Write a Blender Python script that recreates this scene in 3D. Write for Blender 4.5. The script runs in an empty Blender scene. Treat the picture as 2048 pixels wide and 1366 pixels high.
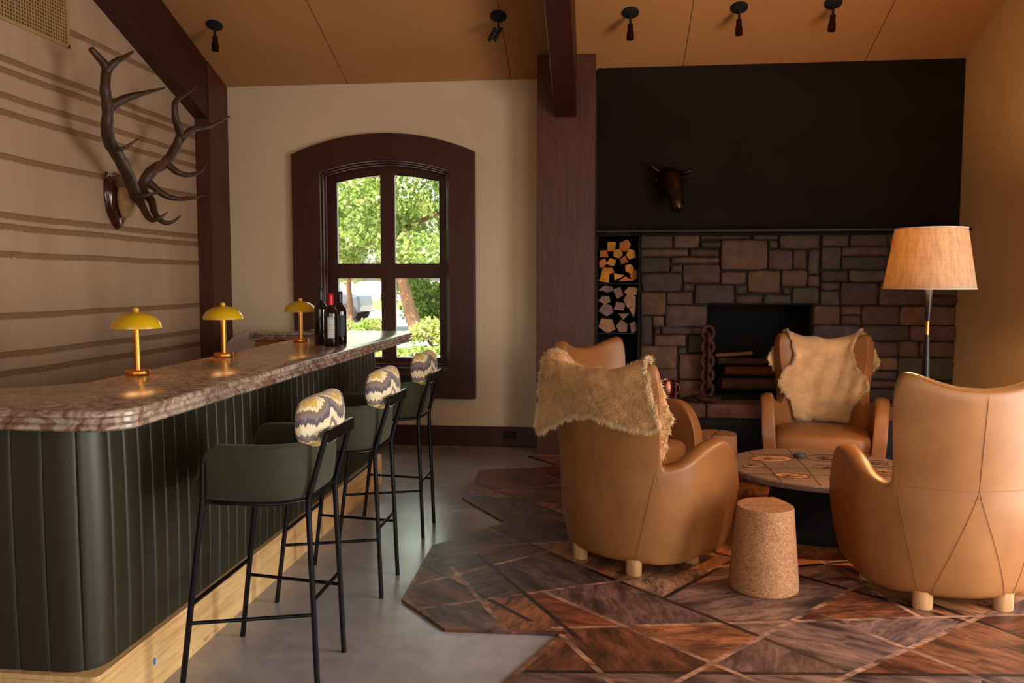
import bpy, bmesh, math, random
import numpy as np
from mathutils import Vector, Matrix
random.seed(7); RNG = np.random.default_rng(7)
SC = bpy.context.scene; COL = SC.collection
PI = math.pi
def srgb(r, g, b):
    f = lambda c: (c/255/12.92) if c/255 <= .04045 else ((c/255+.055)/1.055)**2.4
    return (f(r), f(g), f(b), 1)

# ---------------------------------------------------------------- camera, world, light
cam = bpy.data.objects.new('camera', bpy.data.cameras.new('camera')); COL.objects.link(cam)
cam.data.sensor_width = 36; cam.data.lens = 1660/2048*36; cam.data.clip_end = 5000
cam.location = (0, 0, 1.45); cam.rotation_euler = (math.radians(90-4.169), 0, math.radians(6.206))
SC.camera = cam
SC.view_settings.view_transform = 'Standard'; SC.view_settings.look = 'None'
SC.view_settings.exposure = 0.27; SC.view_settings.gamma = 1; SC.view_settings.use_curve_mapping = False
SC.cycles.max_bounces = 8; SC.cycles.diffuse_bounces = 2; SC.cycles.glossy_bounces = 3
SC.cycles.transparent_max_bounces = 12; SC.cycles.caustics_reflective = False; SC.cycles.caustics_refractive = False
SC.cycles.sample_clamp_indirect = 4
W = bpy.data.worlds.new('sky'); SC.world = W; W.use_nodes = True
wn = W.node_tree.nodes; wl = W.node_tree.links
bg = wn['Background']; sky = wn.new('ShaderNodeTexSky'); sky.sky_type = 'NISHITA'; sky.sun_disc = False
sky.sun_elevation = math.radians(48); sky.sun_rotation = math.radians(200); sky.air_density = 1.2; sky.dust_density = 2.5
wl.new(sky.outputs[0], bg.inputs[0]); bg.inputs[1].default_value = .36
def lamp(name, kind, loc, power, color, **k):
    d = bpy.data.lights.new(name, kind); d.energy = power; d.color = color
    for a, v in k.items(): setattr(d, a, v)
    o = bpy.data.objects.new(name, d); COL.objects.link(o); o.location = loc; return o
def aim(o, tgt): o.rotation_euler = (Vector(tgt)-Vector(o.location)).to_track_quat('-Z', 'Y').to_euler()
sun = lamp('sun', 'SUN', (-6, -6, 14), 12, (1, .93, .78), angle=math.radians(.6)); aim(sun, (-2.8, 3, 0))
# daylight through the tall side window (right wall, beside and behind the camera) and the small window of the back wall
day = lamp('daylight_side_window', 'AREA', (3.0, 2.85, 1.1), 116, (1, .97, .92), shape='RECTANGLE', size=1.7, size_y=1.9); aim(day, (0, 3.2, .9))
day4 = lamp('daylight_near_side_window', 'AREA', (3.0, -.8, 1.35), 78, (1, .97, .92), shape='RECTANGLE', size=3.0, size_y=2.0); aim(day4, (-1.4, 3.6, .7))
day2 = lamp('daylight_back_window', 'AREA', (-1.9, 7.62, 1.6), 12, (.90, 1, .72), shape='RECTANGLE', size=1.1, size_y=1.7); aim(day2, (-1.9, 0, .9))
front_fill = lamp('front_fill_light', 'AREA', (-.4, -4.1, 2.2), 3, (1, .92, .82), shape='RECTANGLE', size=4.4, size_y=2.4); aim(front_fill, (-.4, 4, 2.0))  # added fill light from behind the camera, no known source

# ---------------------------------------------------------------- materials
def nt(name):
    m = bpy.data.materials.new(name); m.use_nodes = True
    n = m.node_tree.nodes; return m, n, m.node_tree.links, n['Principled BSDF']
def node(n, t, **k):
    x = n.new(t)
    for a, v in k.items(): setattr(x, a, v)
    return x
def coords(n, l, scale=(1, 1, 1), rot=(0, 0, 0), kind='Object'):
    tc = node(n, 'ShaderNodeTexCoord'); mp = node(n, 'ShaderNodeMapping')
    mp.inputs['Scale'].default_value = scale; mp.inputs['Rotation'].default_value = rot
    l.new(tc.outputs[kind], mp.inputs[0]); return mp.outputs[0]
def noise(n, l, vec, scale, detail=4, rough=.55, dist=0):
    x = node(n, 'ShaderNodeTexNoise'); x.inputs['Scale'].default_value = scale; x.inputs['Detail'].default_value = detail
    x.inputs['Roughness'].default_value = rough; x.inputs['Distortion'].default_value = dist
    if vec is not None: l.new(vec, x.inputs['Vector'])
    return x.outputs['Fac']
def ramp(n, l, fac, stops, interp='LINEAR'):
    r = node(n, 'ShaderNodeValToRGB'); r.color_ramp.interpolation = interp
    e = r.color_ramp.elements
    while len(e) < len(stops): e.new(.5)
    for i, (p, c) in enumerate(stops): e[i].position = p; e[i].color = c if len(c) == 4 else (*c, 1)
    l.new(fac, r.inputs[0]); return r.outputs[0]
def mth(n, l, op, a, b=None, c=None):
    x = node(n, 'ShaderNodeMath', operation=op)
    for i, v in enumerate((a, b, c)):
        if v is None: continue
        if isinstance(v, (int, float)): x.inputs[i].default_value = v
        else: l.new(v, x.inputs[i])
    return x.outputs[0]
def mixc(n, l, fac, a, b, mode='MIX'):
    x = node(n, 'ShaderNodeMix', data_type='RGBA', blend_type=mode)
    for i, v in ((0, fac), (6, a), (7, b)):
        if isinstance(v, (int, float)): x.inputs[i].default_value = v
        elif isinstance(v, tuple): x.inputs[i].default_value = v
        else: l.new(v, x.inputs[i])
    return x.outputs[2]
def bump(n, l, p, h, strength=.3, dist=.01):
    b = node(n, 'ShaderNodeBump'); b.inputs['Strength'].default_value = strength; b.inputs['Distance'].default_value = dist
    l.new(h, b.inputs['Height']); l.new(b.outputs[0], p.inputs['Normal'])
def sc(c, k): return (c[0]*k, c[1]*k, c[2]*k, 1)
def plain(name, c, rough=.5, metal=0, var=.15, scale=8, stretch=(1, 1, 1), bmp=0, bscale=60, coat=0, sheen=0, spec=.5, bdist=.004):
    m, n, l, p = nt(name); v = coords(n, l, stretch)
    l.new(ramp(n, l, noise(n, l, v, scale), [(.3, sc(c, 1-var)), (.7, sc(c, 1+var))]), p.inputs['Base Color'])
    p.inputs['Roughness'].default_value = rough; p.inputs['Metallic'].default_value = metal
    p.inputs['Coat Weight'].default_value = coat; p.inputs['Coat Roughness'].default_value = .15
    p.inputs['Sheen Weight'].default_value = sheen; p.inputs['Specular IOR Level'].default_value = spec
    if bmp: bump(n, l, p, noise(n, l, v, bscale, 3), bmp, bdist)
    return m
def wood(name, dark, light, axis='Z', rough=.45, scale=5, coat=0, bmp=.15):
    m, n, l, p = nt(name); s = {'X': (.6, 9, 9), 'Y': (9, .6, 9), 'Z': (9, 9, .6)}[axis]
    v = coords(n, l, s); f = noise(n, l, v, scale, 6, .65, .6)
    f2 = noise(n, l, coords(n, l, tuple(x*5 for x in s)), scale, 3)
    f = mth(n, l, 'ADD', mth(n, l, 'MULTIPLY', f, .7), mth(n, l, 'MULTIPLY', f2, .3))
    l.new(ramp(n, l, f, [(.32, dark), (.5, tuple((a+b)/2 for a, b in zip(dark, light))), (.66, light)]), p.inputs['Base Color'])
    p.inputs['Roughness'].default_value = rough; p.inputs['Coat Weight'].default_value = coat
    if bmp: bump(n, l, p, f, bmp, .003)
    return m
M = {}
M['plaster'] = plain('cream_plaster', srgb(230, 204, 172), .9, var=.05, scale=1.2, bmp=.05, bscale=30)
M['plaster_tan'] = plain('tan_plaster', srgb(240, 202, 150), .85, var=.06, scale=1.5, bmp=.05, bscale=25)
M['dark_plaster'] = plain('charcoal_plaster', srgb(29, 20, 18), .9, spec=.25, var=.25, scale=2.5, bmp=.05)
M['post_wood'] = wood('walnut_veneer', srgb(62, 28, 17), srgb(100, 50, 32), 'Z', .5)
M['beam_wood'] = wood('dark_red_timber', srgb(44, 14, 8), srgb(70, 24, 14), 'Y', .5)
M['window_wood'] = wood('dark_mahogany', srgb(54, 16, 9), srgb(76, 26, 16), 'Z', .5, coat=.03)
M['leather'] = plain('tan_leather', srgb(148, 95, 52), .40, spec=.36, var=.16, scale=5, bmp=.12, bscale=220, bdist=.0015)
M['seam'] = plain('dark_thread', srgb(132, 80, 44), .7)
M['oak'] = wood('pale_oak', srgb(176, 124, 78), srgb(206, 156, 106), 'Z', .5)
M['green_leather'] = plain('olive_black_leather', srgb(42, 37, 23), .43, var=.1, scale=3, bmp=.06, bscale=200, bdist=.001)
M['velvet'] = plain('green_velvet', srgb(46, 45, 20), .85, var=.15, scale=7, sheen=.12)
M['black_metal'] = plain('black_powder_coat', srgb(22, 20, 22), .35, .6, var=.1)
M['dark_bronze'] = plain('dark_bronze', srgb(58, 36, 24), .28, .8, var=.35, scale=14, bmp=.2, bscale=40)
M['brass'] = plain('brushed_brass', srgb(206, 140, 62), .3, 1, var=.08)
M['yellow'] = plain('mustard_enamel', srgb(214, 168, 16), .25, 0, var=.04, coat=.5)
M['steel'] = plain('blackened_steel', srgb(34, 30, 30), .45, .7, var=.2)
M['slate'] = plain('blue_black_slate', srgb(30, 31, 44), .55, var=.2)
M['soot'] = plain('soot_black', srgb(12, 10, 9), .95, var=.2)
M['copper'] = plain('hammered_copper', srgb(178, 104, 78), .25, 1, var=.1, bmp=.5, bscale=70)
M['rust'] = plain('rusted_iron', srgb(78, 40, 26), .75, .35, var=.35, scale=25, bmp=.3)
M['cork'] = None
M['antler'] = None
M['bone'] = plain('aged_bone', srgb(190, 150, 104), .6, var=.2, bmp=.2)
M['plaque'] = wood('polished_plaque', srgb(52, 24, 16), srgb(90, 44, 28), 'Z', .2, coat=.6)
M['vent'] = plain('beige_vent_paint', srgb(184, 146, 96), .5, var=.03)
M['black'] = plain('matt_black', srgb(10, 9, 9), .8, var=.1)
M['bottle'] = plain('dark_bottle_glass', srgb(18, 10, 8), .06, 0, var=.1, coat=.4)
def label_mat():
    m, n, l, p = nt('printed_label'); tc = node(n, 'ShaderNodeTexCoord'); sx = node(n, 'ShaderNodeSeparateXYZ'); l.new(tc.outputs['Object'], sx.inputs[0])
    row = mth(n, l, 'FRACT', mth(n, l, 'MULTIPLY', sx.outputs[2], 105)); ln = mth(n, l, 'COMPARE', row, .5, .16)
    wd = mth(n, l, 'GREATER_THAN', noise(n, l, coords(n, l, (300, 300, 105)), 1, 1), .47)
    l.new(mixc(n, l, mth(n, l, 'MULTIPLY', mth(n, l, 'MULTIPLY', ln, wd), .75), srgb(208, 204, 200), srgb(66, 60, 62)), p.inputs['Base Color']); p.inputs['Roughness'].default_value = .7; return m
M['paper'] = label_mat()
M['label_dark'] = plain('dark_label', srgb(44, 44, 52), .6)
M['red_foil'] = plain('red_foil', srgb(196, 26, 40), .35, .3, var=.05)
M['black_foil'] = plain('black_foil', srgb(26, 24, 30), .35, .3, var=.05)
M['cream'] = plain('cream_upholstery', srgb(214, 190, 172), .6, var=.05)
M['suede'] = plain('suede_hide', srgb(210, 166, 118), .85, var=.3, scale=6, bmp=.6, bscale=11, sheen=.2, bdist=.03)
M['fur'] = plain('honey_fleece', srgb(228, 172, 110), .85, var=.2, scale=7, sheen=.4)
M['fur_pale'] = plain('pale_fleece', srgb(234, 194, 142), .85, var=.16, scale=9, sheen=.4)
M['puck'] = plain('slate_puck', srgb(56, 54, 58), .6)
M['inlay'] = plain('pale_inlay', srgb(186, 132, 88), .5, var=.25, scale=30)
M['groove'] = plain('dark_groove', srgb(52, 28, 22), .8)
M['copper_tape'] = plain('blue_tape', srgb(60, 120, 190), .6)
M['tan_panel'] = wood('tan_panel', srgb(176, 92, 40), srgb(212, 120, 56), 'Z', .4)
M['bark'] = plain('tree_bark', srgb(150, 112, 84), .9, var=.35, scale=6, stretch=(1, 1, .25), bmp=.6, bscale=20)
M['gravel'] = plain('pale_drive', srgb(176, 172, 164), .95, var=.15, scale=2)
M['grass'] = plain('lawn', srgb(130, 158, 70), .95, var=.2, scale=6)
M['car_paint'] = plain('silver_car_paint', srgb(92, 98, 108), .25, .3, var=.02, coat=.6)
M['car_glass'] = plain('car_glass', srgb(40, 60, 84), .08, var=.05)
M['tyre'] = plain('tyre_rubber', srgb(58, 52, 54), .8)
M['cable'] = plain('pale_cable', srgb(206, 170, 140), .5)

def ceiling_mat():
    m, n, l, p = nt('tan_ceiling_board'); tc = node(n, 'ShaderNodeTexCoord'); sx = node(n, 'ShaderNodeSeparateXYZ'); l.new(tc.outputs['Object'], sx.inputs[0])
    fx = mth(n, l, 'FRACT', mth(n, l, 'DIVIDE', mth(n, l, 'SUBTRACT', sx.outputs[0], .64), 1.43))
    seam = mth(n, l, 'LESS_THAN', fx, .0045)
    f = noise(n, l, coords(n, l, (1, 1, 1)), 90, 5, .7); f2 = noise(n, l, coords(n, l), 1.5)
    c = ramp(n, l, f, [(.25, srgb(182, 124, 70)), (.75, srgb(204, 146, 90))])
    c = mixc(n, l, .25, c, ramp(n, l, f2, [(.3, srgb(180, 122, 68)), (.7, srgb(208, 150, 94))]))
    l.new(mixc(n, l, seam, c, srgb(84, 48, 24)), p.inputs['Base Color']); p.inputs['Roughness'].default_value = .8
    return m
M['ceiling'] = ceiling_mat()

def linen_mat():
    m, n, l, p = nt('fringed_linen'); tc = node(n, 'ShaderNodeTexCoord'); sx = node(n, 'ShaderNodeSeparateXYZ'); l.new(tc.outputs['Object'], sx.inputs[0])
    y, z = sx.outputs[1], sx.outputs[2]
    wob = noise(n, l, coords(n, l, (1, .5, 0)), 3, 2)
    fine = noise(n, l, coords(n, l, (1, 90, 4)), 1.2, 3)
    zz = mth(n, l, 'ADD', z, mth(n, l, 'MULTIPLY', mth(n, l, 'SUBTRACT', wob, .5), .03))
    zf = mth(n, l, 'ADD', zz, mth(n, l, 'MULTIPLY', mth(n, l, 'SUBTRACT', fine, .5), .03))
    tot = None; thin = None
    for b in (3.062, 2.733, 2.666, 2.52, 2.423, 2.169, 1.83, 1.765, 1.605, 1.245, 1.02, .91):
        a = mth(n, l, 'MULTIPLY', mth(n, l, 'GREATER_THAN', zf, b-.024), mth(n, l, 'LESS_THAN', zz, b+.014))
        tot = a if tot is None else mth(n, l, 'ADD', tot, a)
        a = mth(n, l, 'COMPARE', zz, b+.012, .004); thin = a if thin is None else mth(n, l, 'ADD', thin, a)
    weave = noise(n, l, coords(n, l, (1, 30, 240)), 3, 3, .7)
    big = noise(n, l, coords(n, l, (1, 3, .6)), 1.2, 3)
    base = ramp(n, l, weave, [(.25, srgb(176, 140, 112)), (.75, srgb(204, 168, 136))])
    base = mixc(n, l, .35, base, ramp(n, l, big, [(.3, srgb(168, 130, 102)), (.7, srgb(210, 174, 142))]))
    band = ramp(n, l, noise(n, l, coords(n, l, (1, 160, 6)), 2, 3, .7), [(.3, srgb(112, 80, 52)), (.7, srgb(154, 116, 82))])
    c = mixc(n, l, mth(n, l, 'MULTIPLY', tot, .85), base, band); c = mixc(n, l, mth(n, l, 'MULTIPLY', thin, .6), c, srgb(120, 88, 60))
    l.new(c, p.inputs['Base Color']); p.inputs['Roughness'].default_value = .95
    bump(n, l, p, mth(n, l, 'ADD', weave, mth(n, l, 'MULTIPLY', tot, .8)), .3, .004)
    return m
M['linen'] = linen_mat()

def concrete_mat():
    m, n, l, p = nt('polished_concrete'); v = coords(n, l)
    f = noise(n, l, v, 1.6, 8, .65, .4); g = noise(n, l, v, 14, 4)
    c = ramp(n, l, f, [(.28, srgb(138, 131, 130)), (.5, srgb(160, 152, 150)), (.72, srgb(178, 170, 166))])
    c = mixc(n, l, .25, c, ramp(n, l, g, [(.35, srgb(136, 130, 128)), (.65, srgb(178, 170, 166))]))
    l.new(c, p.inputs['Base Color'])
    r = node(n, 'ShaderNodeMapRange'); l.new(f, r.inputs[0]); r.inputs[3].default_value = .18; r.inputs[4].default_value = .34; l.new(r.outputs[0], p.inputs['Roughness'])
    bump(n, l, p, g, .04, .004); return m
M['concrete'] = concrete_mat()

def marble_mat():
    m, n, l, p = nt('rainforest_marble'); v = coords(n, l)
    vor = node(n, 'ShaderNodeTexVoronoi', feature='DISTANCE_TO_EDGE'); vor.inputs['Scale'].default_value = 6.5
    wv = node(n, 'ShaderNodeVectorMath', operation='ADD'); nz = node(n, 'ShaderNodeTexNoise'); nz.inputs['Scale'].default_value = 5; nz.inputs['Detail'].default_value = 5
    l.new(v, nz.inputs['Vector']); sca = node(n, 'ShaderNodeVectorMath', operation='SCALE'); sca.inputs['Scale'].default_value = .35
    l.new(nz.outputs['Color'], sca.inputs[0]); l.new(v, wv.inputs[0]); l.new(sca.outputs[0], wv.inputs[1]); l.new(wv.outputs[0], vor.inputs['Vector'])
    f = noise(n, l, v, 8, 7, .62, 1.4); g = noise(n, l, v, 30, 5, .7)
    c = ramp(n, l, f, [(.25, srgb(72, 60, 46)), (.40, srgb(120, 92, 72)), (.5, srgb(204, 182, 162)), (.57, srgb(138, 78, 60)), (.66, srgb(92, 86, 68)), (.78, srgb(184, 160, 140))])
    c = mixc(n, l, .35, c, ramp(n, l, g, [(.3, srgb(92, 60, 48)), (.7, srgb(190, 172, 154))]))
    vein = ramp(n, l, vor.outputs[0], [(.0, (.8, .8, .8)), (.02, (.45, .45, .45)), (.06, (0, 0, 0))])
    c = mixc(n, l, vein, c, srgb(92, 46, 34))
    l.new(c, p.inputs['Base Color']); p.inputs['Roughness'].default_value = .21; p.inputs['Specular IOR Level'].default_value = .5
    return m
M['marble'] = marble_mat()

def cork_mat():
    m, n, l, p = nt('cork'); v = coords(n, l)
    vor = node(n, 'ShaderNodeTexVoronoi'); vor.inputs['Scale'].default_value = 170; l.new(v, vor.inputs['Vector'])
    sep = node(n, 'ShaderNodeSeparateColor'); l.new(vor.outputs['Color'], sep.inputs[0])
    c = ramp(n, l, sep.outputs[0], [(0, srgb(112, 66, 38)), (.25, srgb(156, 102, 62)), (.8, srgb(174, 120, 78)), (1, srgb(200, 150, 104))])
    c = mixc(n, l, .3, c, ramp(n, l, noise(n, l, v, 9), [(.3, srgb(146, 92, 54)), (.7, srgb(180, 124, 80))]))
    l.new(c, p.inputs['Base Color']); p.inputs['Roughness'].default_value = .8; bump(n, l, p, sep.outputs[0], .12, .002); return m
M['cork'] = cork_mat()

def antler_mat():
    m, n, l, p = nt('antler_horn'); v = coords(n, l, (1, 1, .4))
    f = noise(n, l, v, 7, 5, .6); l.new(ramp(n, l, f, [(.3, srgb(42, 26, 16)), (.58, srgb(72, 44, 26)), (.78, srgb(140, 88, 42))]), p.inputs['Base Color'])
    p.inputs['Roughness'].default_value = .5; bump(n, l, p, noise(n, l, v, 60, 4), .4, .004); return m
M['antler'] = antler_mat()

def flame_mat():
    m, n, l, p = nt('flame_stitch_fabric'); tc = node(n, 'ShaderNodeTexCoord'); sx = node(n, 'ShaderNodeSeparateXYZ'); l.new(tc.outputs['Object'], sx.inputs[0])
    x, y, z = sx.outputs
    u = mth(n, l, 'ADD', x, mth(n, l, 'MULTIPLY', y, .7))
    w = mth(n, l, 'MULTIPLY', mth(n, l, 'ABSOLUTE', mth(n, l, 'SINE', mth(n, l, 'MULTIPLY', u, 24))), .055)
    jag = mth(n, l, 'MULTIPLY', mth(n, l, 'SUBTRACT', noise(n, l, coords(n, l, (60, 60, 6)), 1.6, 2), .5), .045)
    jag = mth(n, l, 'ADD', jag, mth(n, l, 'MULTIPLY', mth(n, l, 'SINE', mth(n, l, 'MULTIPLY', u, 240)), .003))
    f = mth(n, l, 'FRACT', mth(n, l, 'MULTIPLY', mth(n, l, 'ADD', mth(n, l, 'ADD', z, w), jag), 6.2))
    cr, mu, gr, br, pu = srgb(226, 208, 166), srgb(208, 166, 80), srgb(126, 112, 108), srgb(134, 102, 76), srgb(92, 80, 87)
    c = ramp(n, l, f, [(0, cr), (.22, pu), (.34, gr), (.44, br), (.52, cr), (.62, mu), (.78, cr), (.86, br), (.92, gr)], 'CONSTANT')
    l.new(c, p.inputs['Base Color']); p.inputs['Roughness'].default_value = .9; p.inputs['Sheen Weight'].default_value = .2
    bump(n, l, p, noise(n, l, coords(n, l), 400, 2), .2, .001); return m
M['flame'] = flame_mat()

def ply_mat():
    m, n, l, p = nt('raw_plywood'); s = (9, .6, 9); v = coords(n, l, s)
    f = noise(n, l, v, 4, 6, .65, .8); k = noise(n, l, coords(n, l, (6, 1.2, 9)), 3, 2)
    c = ramp(n, l, f, [(.3, srgb(196, 146, 88)), (.55, srgb(224, 180, 120)), (.75, srgb(234, 198, 140))])
    c = mixc(n, l, ramp(n, l, k, [(.70, (0, 0, 0)), (.74, (.8, .8, .8))]), c, srgb(120, 70, 34))
    l.new(c, p.inputs['Base Color']); p.inputs['Roughness'].default_value = .6; return m
M['ply'] = ply_mat()

def attr_mat(name, rough, streak=False, bmp=.3, bscale=30, var=.3, trans=0):
    m, n, l, p = nt(name); at = node(n, 'ShaderNodeAttribute', attribute_name='Col')
    if streak:
        an = node(n, 'ShaderNodeAttribute', attribute_name='Ang'); tc = node(n, 'ShaderNodeTexCoord'); vr = node(n, 'ShaderNodeVectorRotate', rotation_type='Z_AXIS')
        l.new(tc.outputs['Object'], vr.inputs[0]); l.new(an.outputs['Fac'], vr.inputs['Angle'])
        mp = node(n, 'ShaderNodeMapping'); mp.inputs['Scale'].default_value = (3, 11, 1); l.new(vr.outputs[0], mp.inputs[0])
        f = noise(n, l, mp.outputs[0], 2.2, 9, .72, 1.0)
        mp2 = node(n, 'ShaderNodeMapping'); mp2.inputs['Scale'].default_value = (2, 5, 1); l.new(vr.outputs[0], mp2.inputs[0])
        g = noise(n, l, mp2.outputs[0], 1.6, 4, .6)
        k = ramp(n, l, f, [(.34, (.2, .17, .17)), (.47, (.72, .70, .70)), (.58, (1.15, 1.12, 1.1)), (.76, (1.8, 1.75, 1.65))])
        c = mixc(n, l, 1, at.outputs[0], k, 'MULTIPLY')
        c = mixc(n, l, 1, c, ramp(n, l, g, [(.36, (.35, .32, .34)), (.5, (1, 1, 1)), (.66, (1.5, 1.45, 1.4))]), 'MULTIPLY')
        bump(n, l, p, f, .35, .006)
    else:
        v = coords(n, l); f = noise(n, l, v, 12, 6, .65); a, b = 1-var, 1+var
        c = mixc(n, l, 1, at.outputs[0], ramp(n, l, f, [(.3, (a, a, a)), (.7, (b, b, b))]), 'MULTIPLY')
        if bmp: bump(n, l, p, noise(n, l, v, bscale, 6, .7), bmp, .02)
    l.new(c, p.inputs['Base Color']); p.inputs['Roughness'].default_value = rough
    if trans:
        tr = node(n, 'ShaderNodeBsdfTranslucent'); l.new(c, tr.inputs[0]); mx = node(n, 'ShaderNodeMixShader'); mx.inputs[0].default_value = trans
        l.new(p.outputs[0], mx.inputs[1]); l.new(tr.outputs[0], mx.inputs[2]); l.new(mx.outputs[0], n['Material Output'].inputs[0])
    return m
M['stone'] = attr_mat('fieldstone', .8, bmp=.5, bscale=22, var=.35)
M['hide'] = attr_mat('brindle_hide', .42, True)
M['leaf'] = attr_mat('leaf', .55, bmp=0, var=.1, trans=.45)
M['log'] = attr_mat('split_wood', .85, bmp=.4, var=.35)
M['tabletop'] = wood('weathered_table_wood', srgb(92, 68, 58), srgb(148, 116, 99), 'X', .5, 3)
M['mortar'] = plain('dark_mortar', srgb(40, 29, 25), .95, var=.2)

def shade_mat():
    m, n, l, p = nt('woven_linen_shade'); v = coords(n, l, (26, 26, 1.2))
    f = noise(n, l, v, 2.4, 5, .7); g = noise(n, l, coords(n, l, (2, 2, 120)), 2, 2)
    c = ramp(n, l, f, [(.3, srgb(112, 88, 64)), (.7, srgb(150, 130, 108))])
    c = mixc(n, l, .2, c, ramp(n, l, g, [(.3, srgb(106, 84, 62)), (.7, srgb(152, 136, 116))]))
    tr = node(n, 'ShaderNodeBsdfTranslucent'); l.new(mixc(n, l, 1, c, srgb(255, 212, 126), 'MULTIPLY'), tr.inputs[0]); mx = node(n, 'ShaderNodeMixShader'); mx.inputs[0].default_value = .036
    l.new(c, p.inputs['Base Color']); p.inputs['Roughness'].default_value = .9
    l.new(p.outputs[0], mx.inputs[1]); l.new(tr.outputs[0], mx.inputs[2]); l.new(mx.outputs[0], n['Material Output'].inputs[0]); return m
M['shade'] = shade_mat()
def glass_mat():
    m, n, l, p = nt('window_glass'); t = node(n, 'ShaderNodeBsdfTransparent'); g = node(n, 'ShaderNodeBsdfGlossy'); g.inputs['Roughness'].default_value = .02
    mx = node(n, 'ShaderNodeMixShader'); mx.inputs[0].default_value = .05; l.new(t.outputs[0], mx.inputs[1]); l.new(g.outputs[0], mx.inputs[2])
    l.new(mx.outputs[0], n['Material Output'].inputs[0]); n.remove(p); return m
M['glass'] = glass_mat()
def bulb_mat():
    m, n, l, p = nt('warm_bulb'); p.inputs['Emission Color'].default_value = (1, .62, .28, 1); p.inputs['Emission Strength'].default_value = 2.5; return m
M['bulb'] = bulb_mat()

# ---------------------------------------------------------------- mesh helpers
class MB:
    def __init__(s): s.v = []; s.f = []; s.c = []
    def add(s, vs, fs, col=None):
        o = len(s.v); s.v += [tuple(x) for x in vs]; s.f += [tuple(i+o for i in q) for q in fs]; s.c += [col]*len(fs); return s
    def box(s, a, b, col=None):
        x0, y0, z0 = a; x1, y1, z1 = b
        return s.add([(x0,y0,z0),(x1,y0,z0),(x1,y1,z0),(x0,y1,z0),(x0,y0,z1),(x1,y0,z1),(x1,y1,z1),(x0,y1,z1)],
                     [(3,2,1,0),(4,5,6,7),(0,1,5,4),(1,2,6,5),(2,3,7,6),(3,0,4,7)], col)
    def rings(s, rs, closed=True, caps=(True, True), col=None):
        n = len(rs[0]); vs = [p for r in rs for p in r]; fs = []
        for i in range(len(rs)-1):
            for j in range(n if closed else n-1):
                k = (j+1) % n; fs.append((i*n+j, i*n+k, (i+1)*n+k, (i+1)*n+j))
        if caps[0]: fs.append(tuple(range(n-1, -1, -1)))
        if caps[1]: fs.append(tuple((len(rs)-1)*n+j for j in range(n)))
        return s.add(vs, fs, col)
    def tube(s, pts, r, n=10, flat=1.0, col=None, closed=False):
        pts = [Vector(p) for p in pts]; m = len(pts); rr = r if isinstance(r, (list, tuple)) else [r]*m
        prev = None; rs = []
        for i in range(m):
            if closed: t = pts[(i+1) % m]-pts[i-1]
            else: t = pts[min(i+1, m-1)]-pts[max(i-1, 0)]
            t.normalize()
            if prev is None:
                a = Vector((0, 0, 1)) if abs(t.z) < .9 else Vector((1, 0, 0)); prev = t.cross(a).normalized()
            u = (prev-t*prev.dot(t)).normalized(); w = t.cross(u); prev = u
            rs.append([pts[i]+(u*math.cos(2*PI*j/n)+w*flat*math.sin(2*PI*j/n))*rr[i] for j in range(n)])
        if closed:
            rs.append(rs[0]); return s.rings(rs, caps=(False, False), col=col)
        return s.rings(rs, col=col)
    def lathe(s, prof, n=32, c=(0, 0), caps=(True, True), col=None):
        return s.rings([[(c[0]+r*math.cos(2*PI*j/n), c[1]+r*math.sin(2*PI*j/n), z) for j in range(n)] for r, z in prof], caps=caps, col=col)
    def prism(s, poly, z0, z1, col=None):
        return s.rings([[(x, y, z0) for x, y in poly], [(x, y, z1) for x, y in poly]], col=col)
    def sphere(s, c, r, n=16, m=10, sq=(1, 1, 1), col=None):
        rs = [[(c[0]+sq[0]*r*math.sin(PI*i/m)*math.cos(2*PI*j/n), c[1]+sq[1]*r*math.sin(PI*i/m)*math.sin(2*PI*j/n), c[2]-sq[2]*r*math.cos(PI*i/m)) for j in range(n)] for i in range(m+1)]
        rs[0] = [(p[0]*.001+c[0]*.999, p[1]*.001+c[1]*.999, p[2]) for p in [rs[1][j][:2]+(rs[0][0][2],) for j in range(n)]]
        rs[-1] = [(p[0]*.001+c[0]*.999, p[1]*.001+c[1]*.999, rs[-1][0][2]) for p in rs[-2]]
        return s.rings(rs, col=col)
    def build(s, name, mat, parent=None, smooth=None, fix=True):
        me = bpy.data.meshes.new(name); me.from_pydata(s.v, [], s.f); me.update()
        if any(c is not None for c in s.c):
            at = me.color_attributes.new('Col', 'FLOAT_COLOR', 'CORNER')
            for p, c in zip(me.polygons, s.c):
                for li in p.loop_indices: at.data[li].color = c or (1, 1, 1, 1)
        if fix:
            b = bmesh.new(); b.from_mesh(me); bmesh.ops.recalc_face_normals(b, faces=b.faces); b.to_mesh(me); b.free()
        if smooth is not None:
            me.shade_smooth(); 
            if smooth < 180: me.set_sharp_from_angle(angle=math.radians(smooth))
        me.materials.append(mat)
        o = bpy.data.objects.new(name, me); COL.objects.link(o)
        if parent is not None: o.parent = parent
        return o
def tag(o, label=None, cat=None, group=None, kind=None):
    if label: o['label'] = label
    if cat: o['category'] = cat
    if group: o['group'] = group
    if kind: o['kind'] = kind
    return o
def empty(name, loc=(0, 0, 0), rz=0, **k):
    o = bpy.data.objects.new(name, None); COL.objects.link(o); o.location = loc; o.rotation_euler = (0, 0, rz); o.empty_display_size = .1
    return tag(o, **k)
def bevel(o, w, seg=2, ang=30):
    m = o.modifiers.new('b', 'BEVEL'); m.width = w; m.segments = seg; m.limit_method = 'ANGLE'; m.angle_limit = math.radians(ang); return bake(o)
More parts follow.
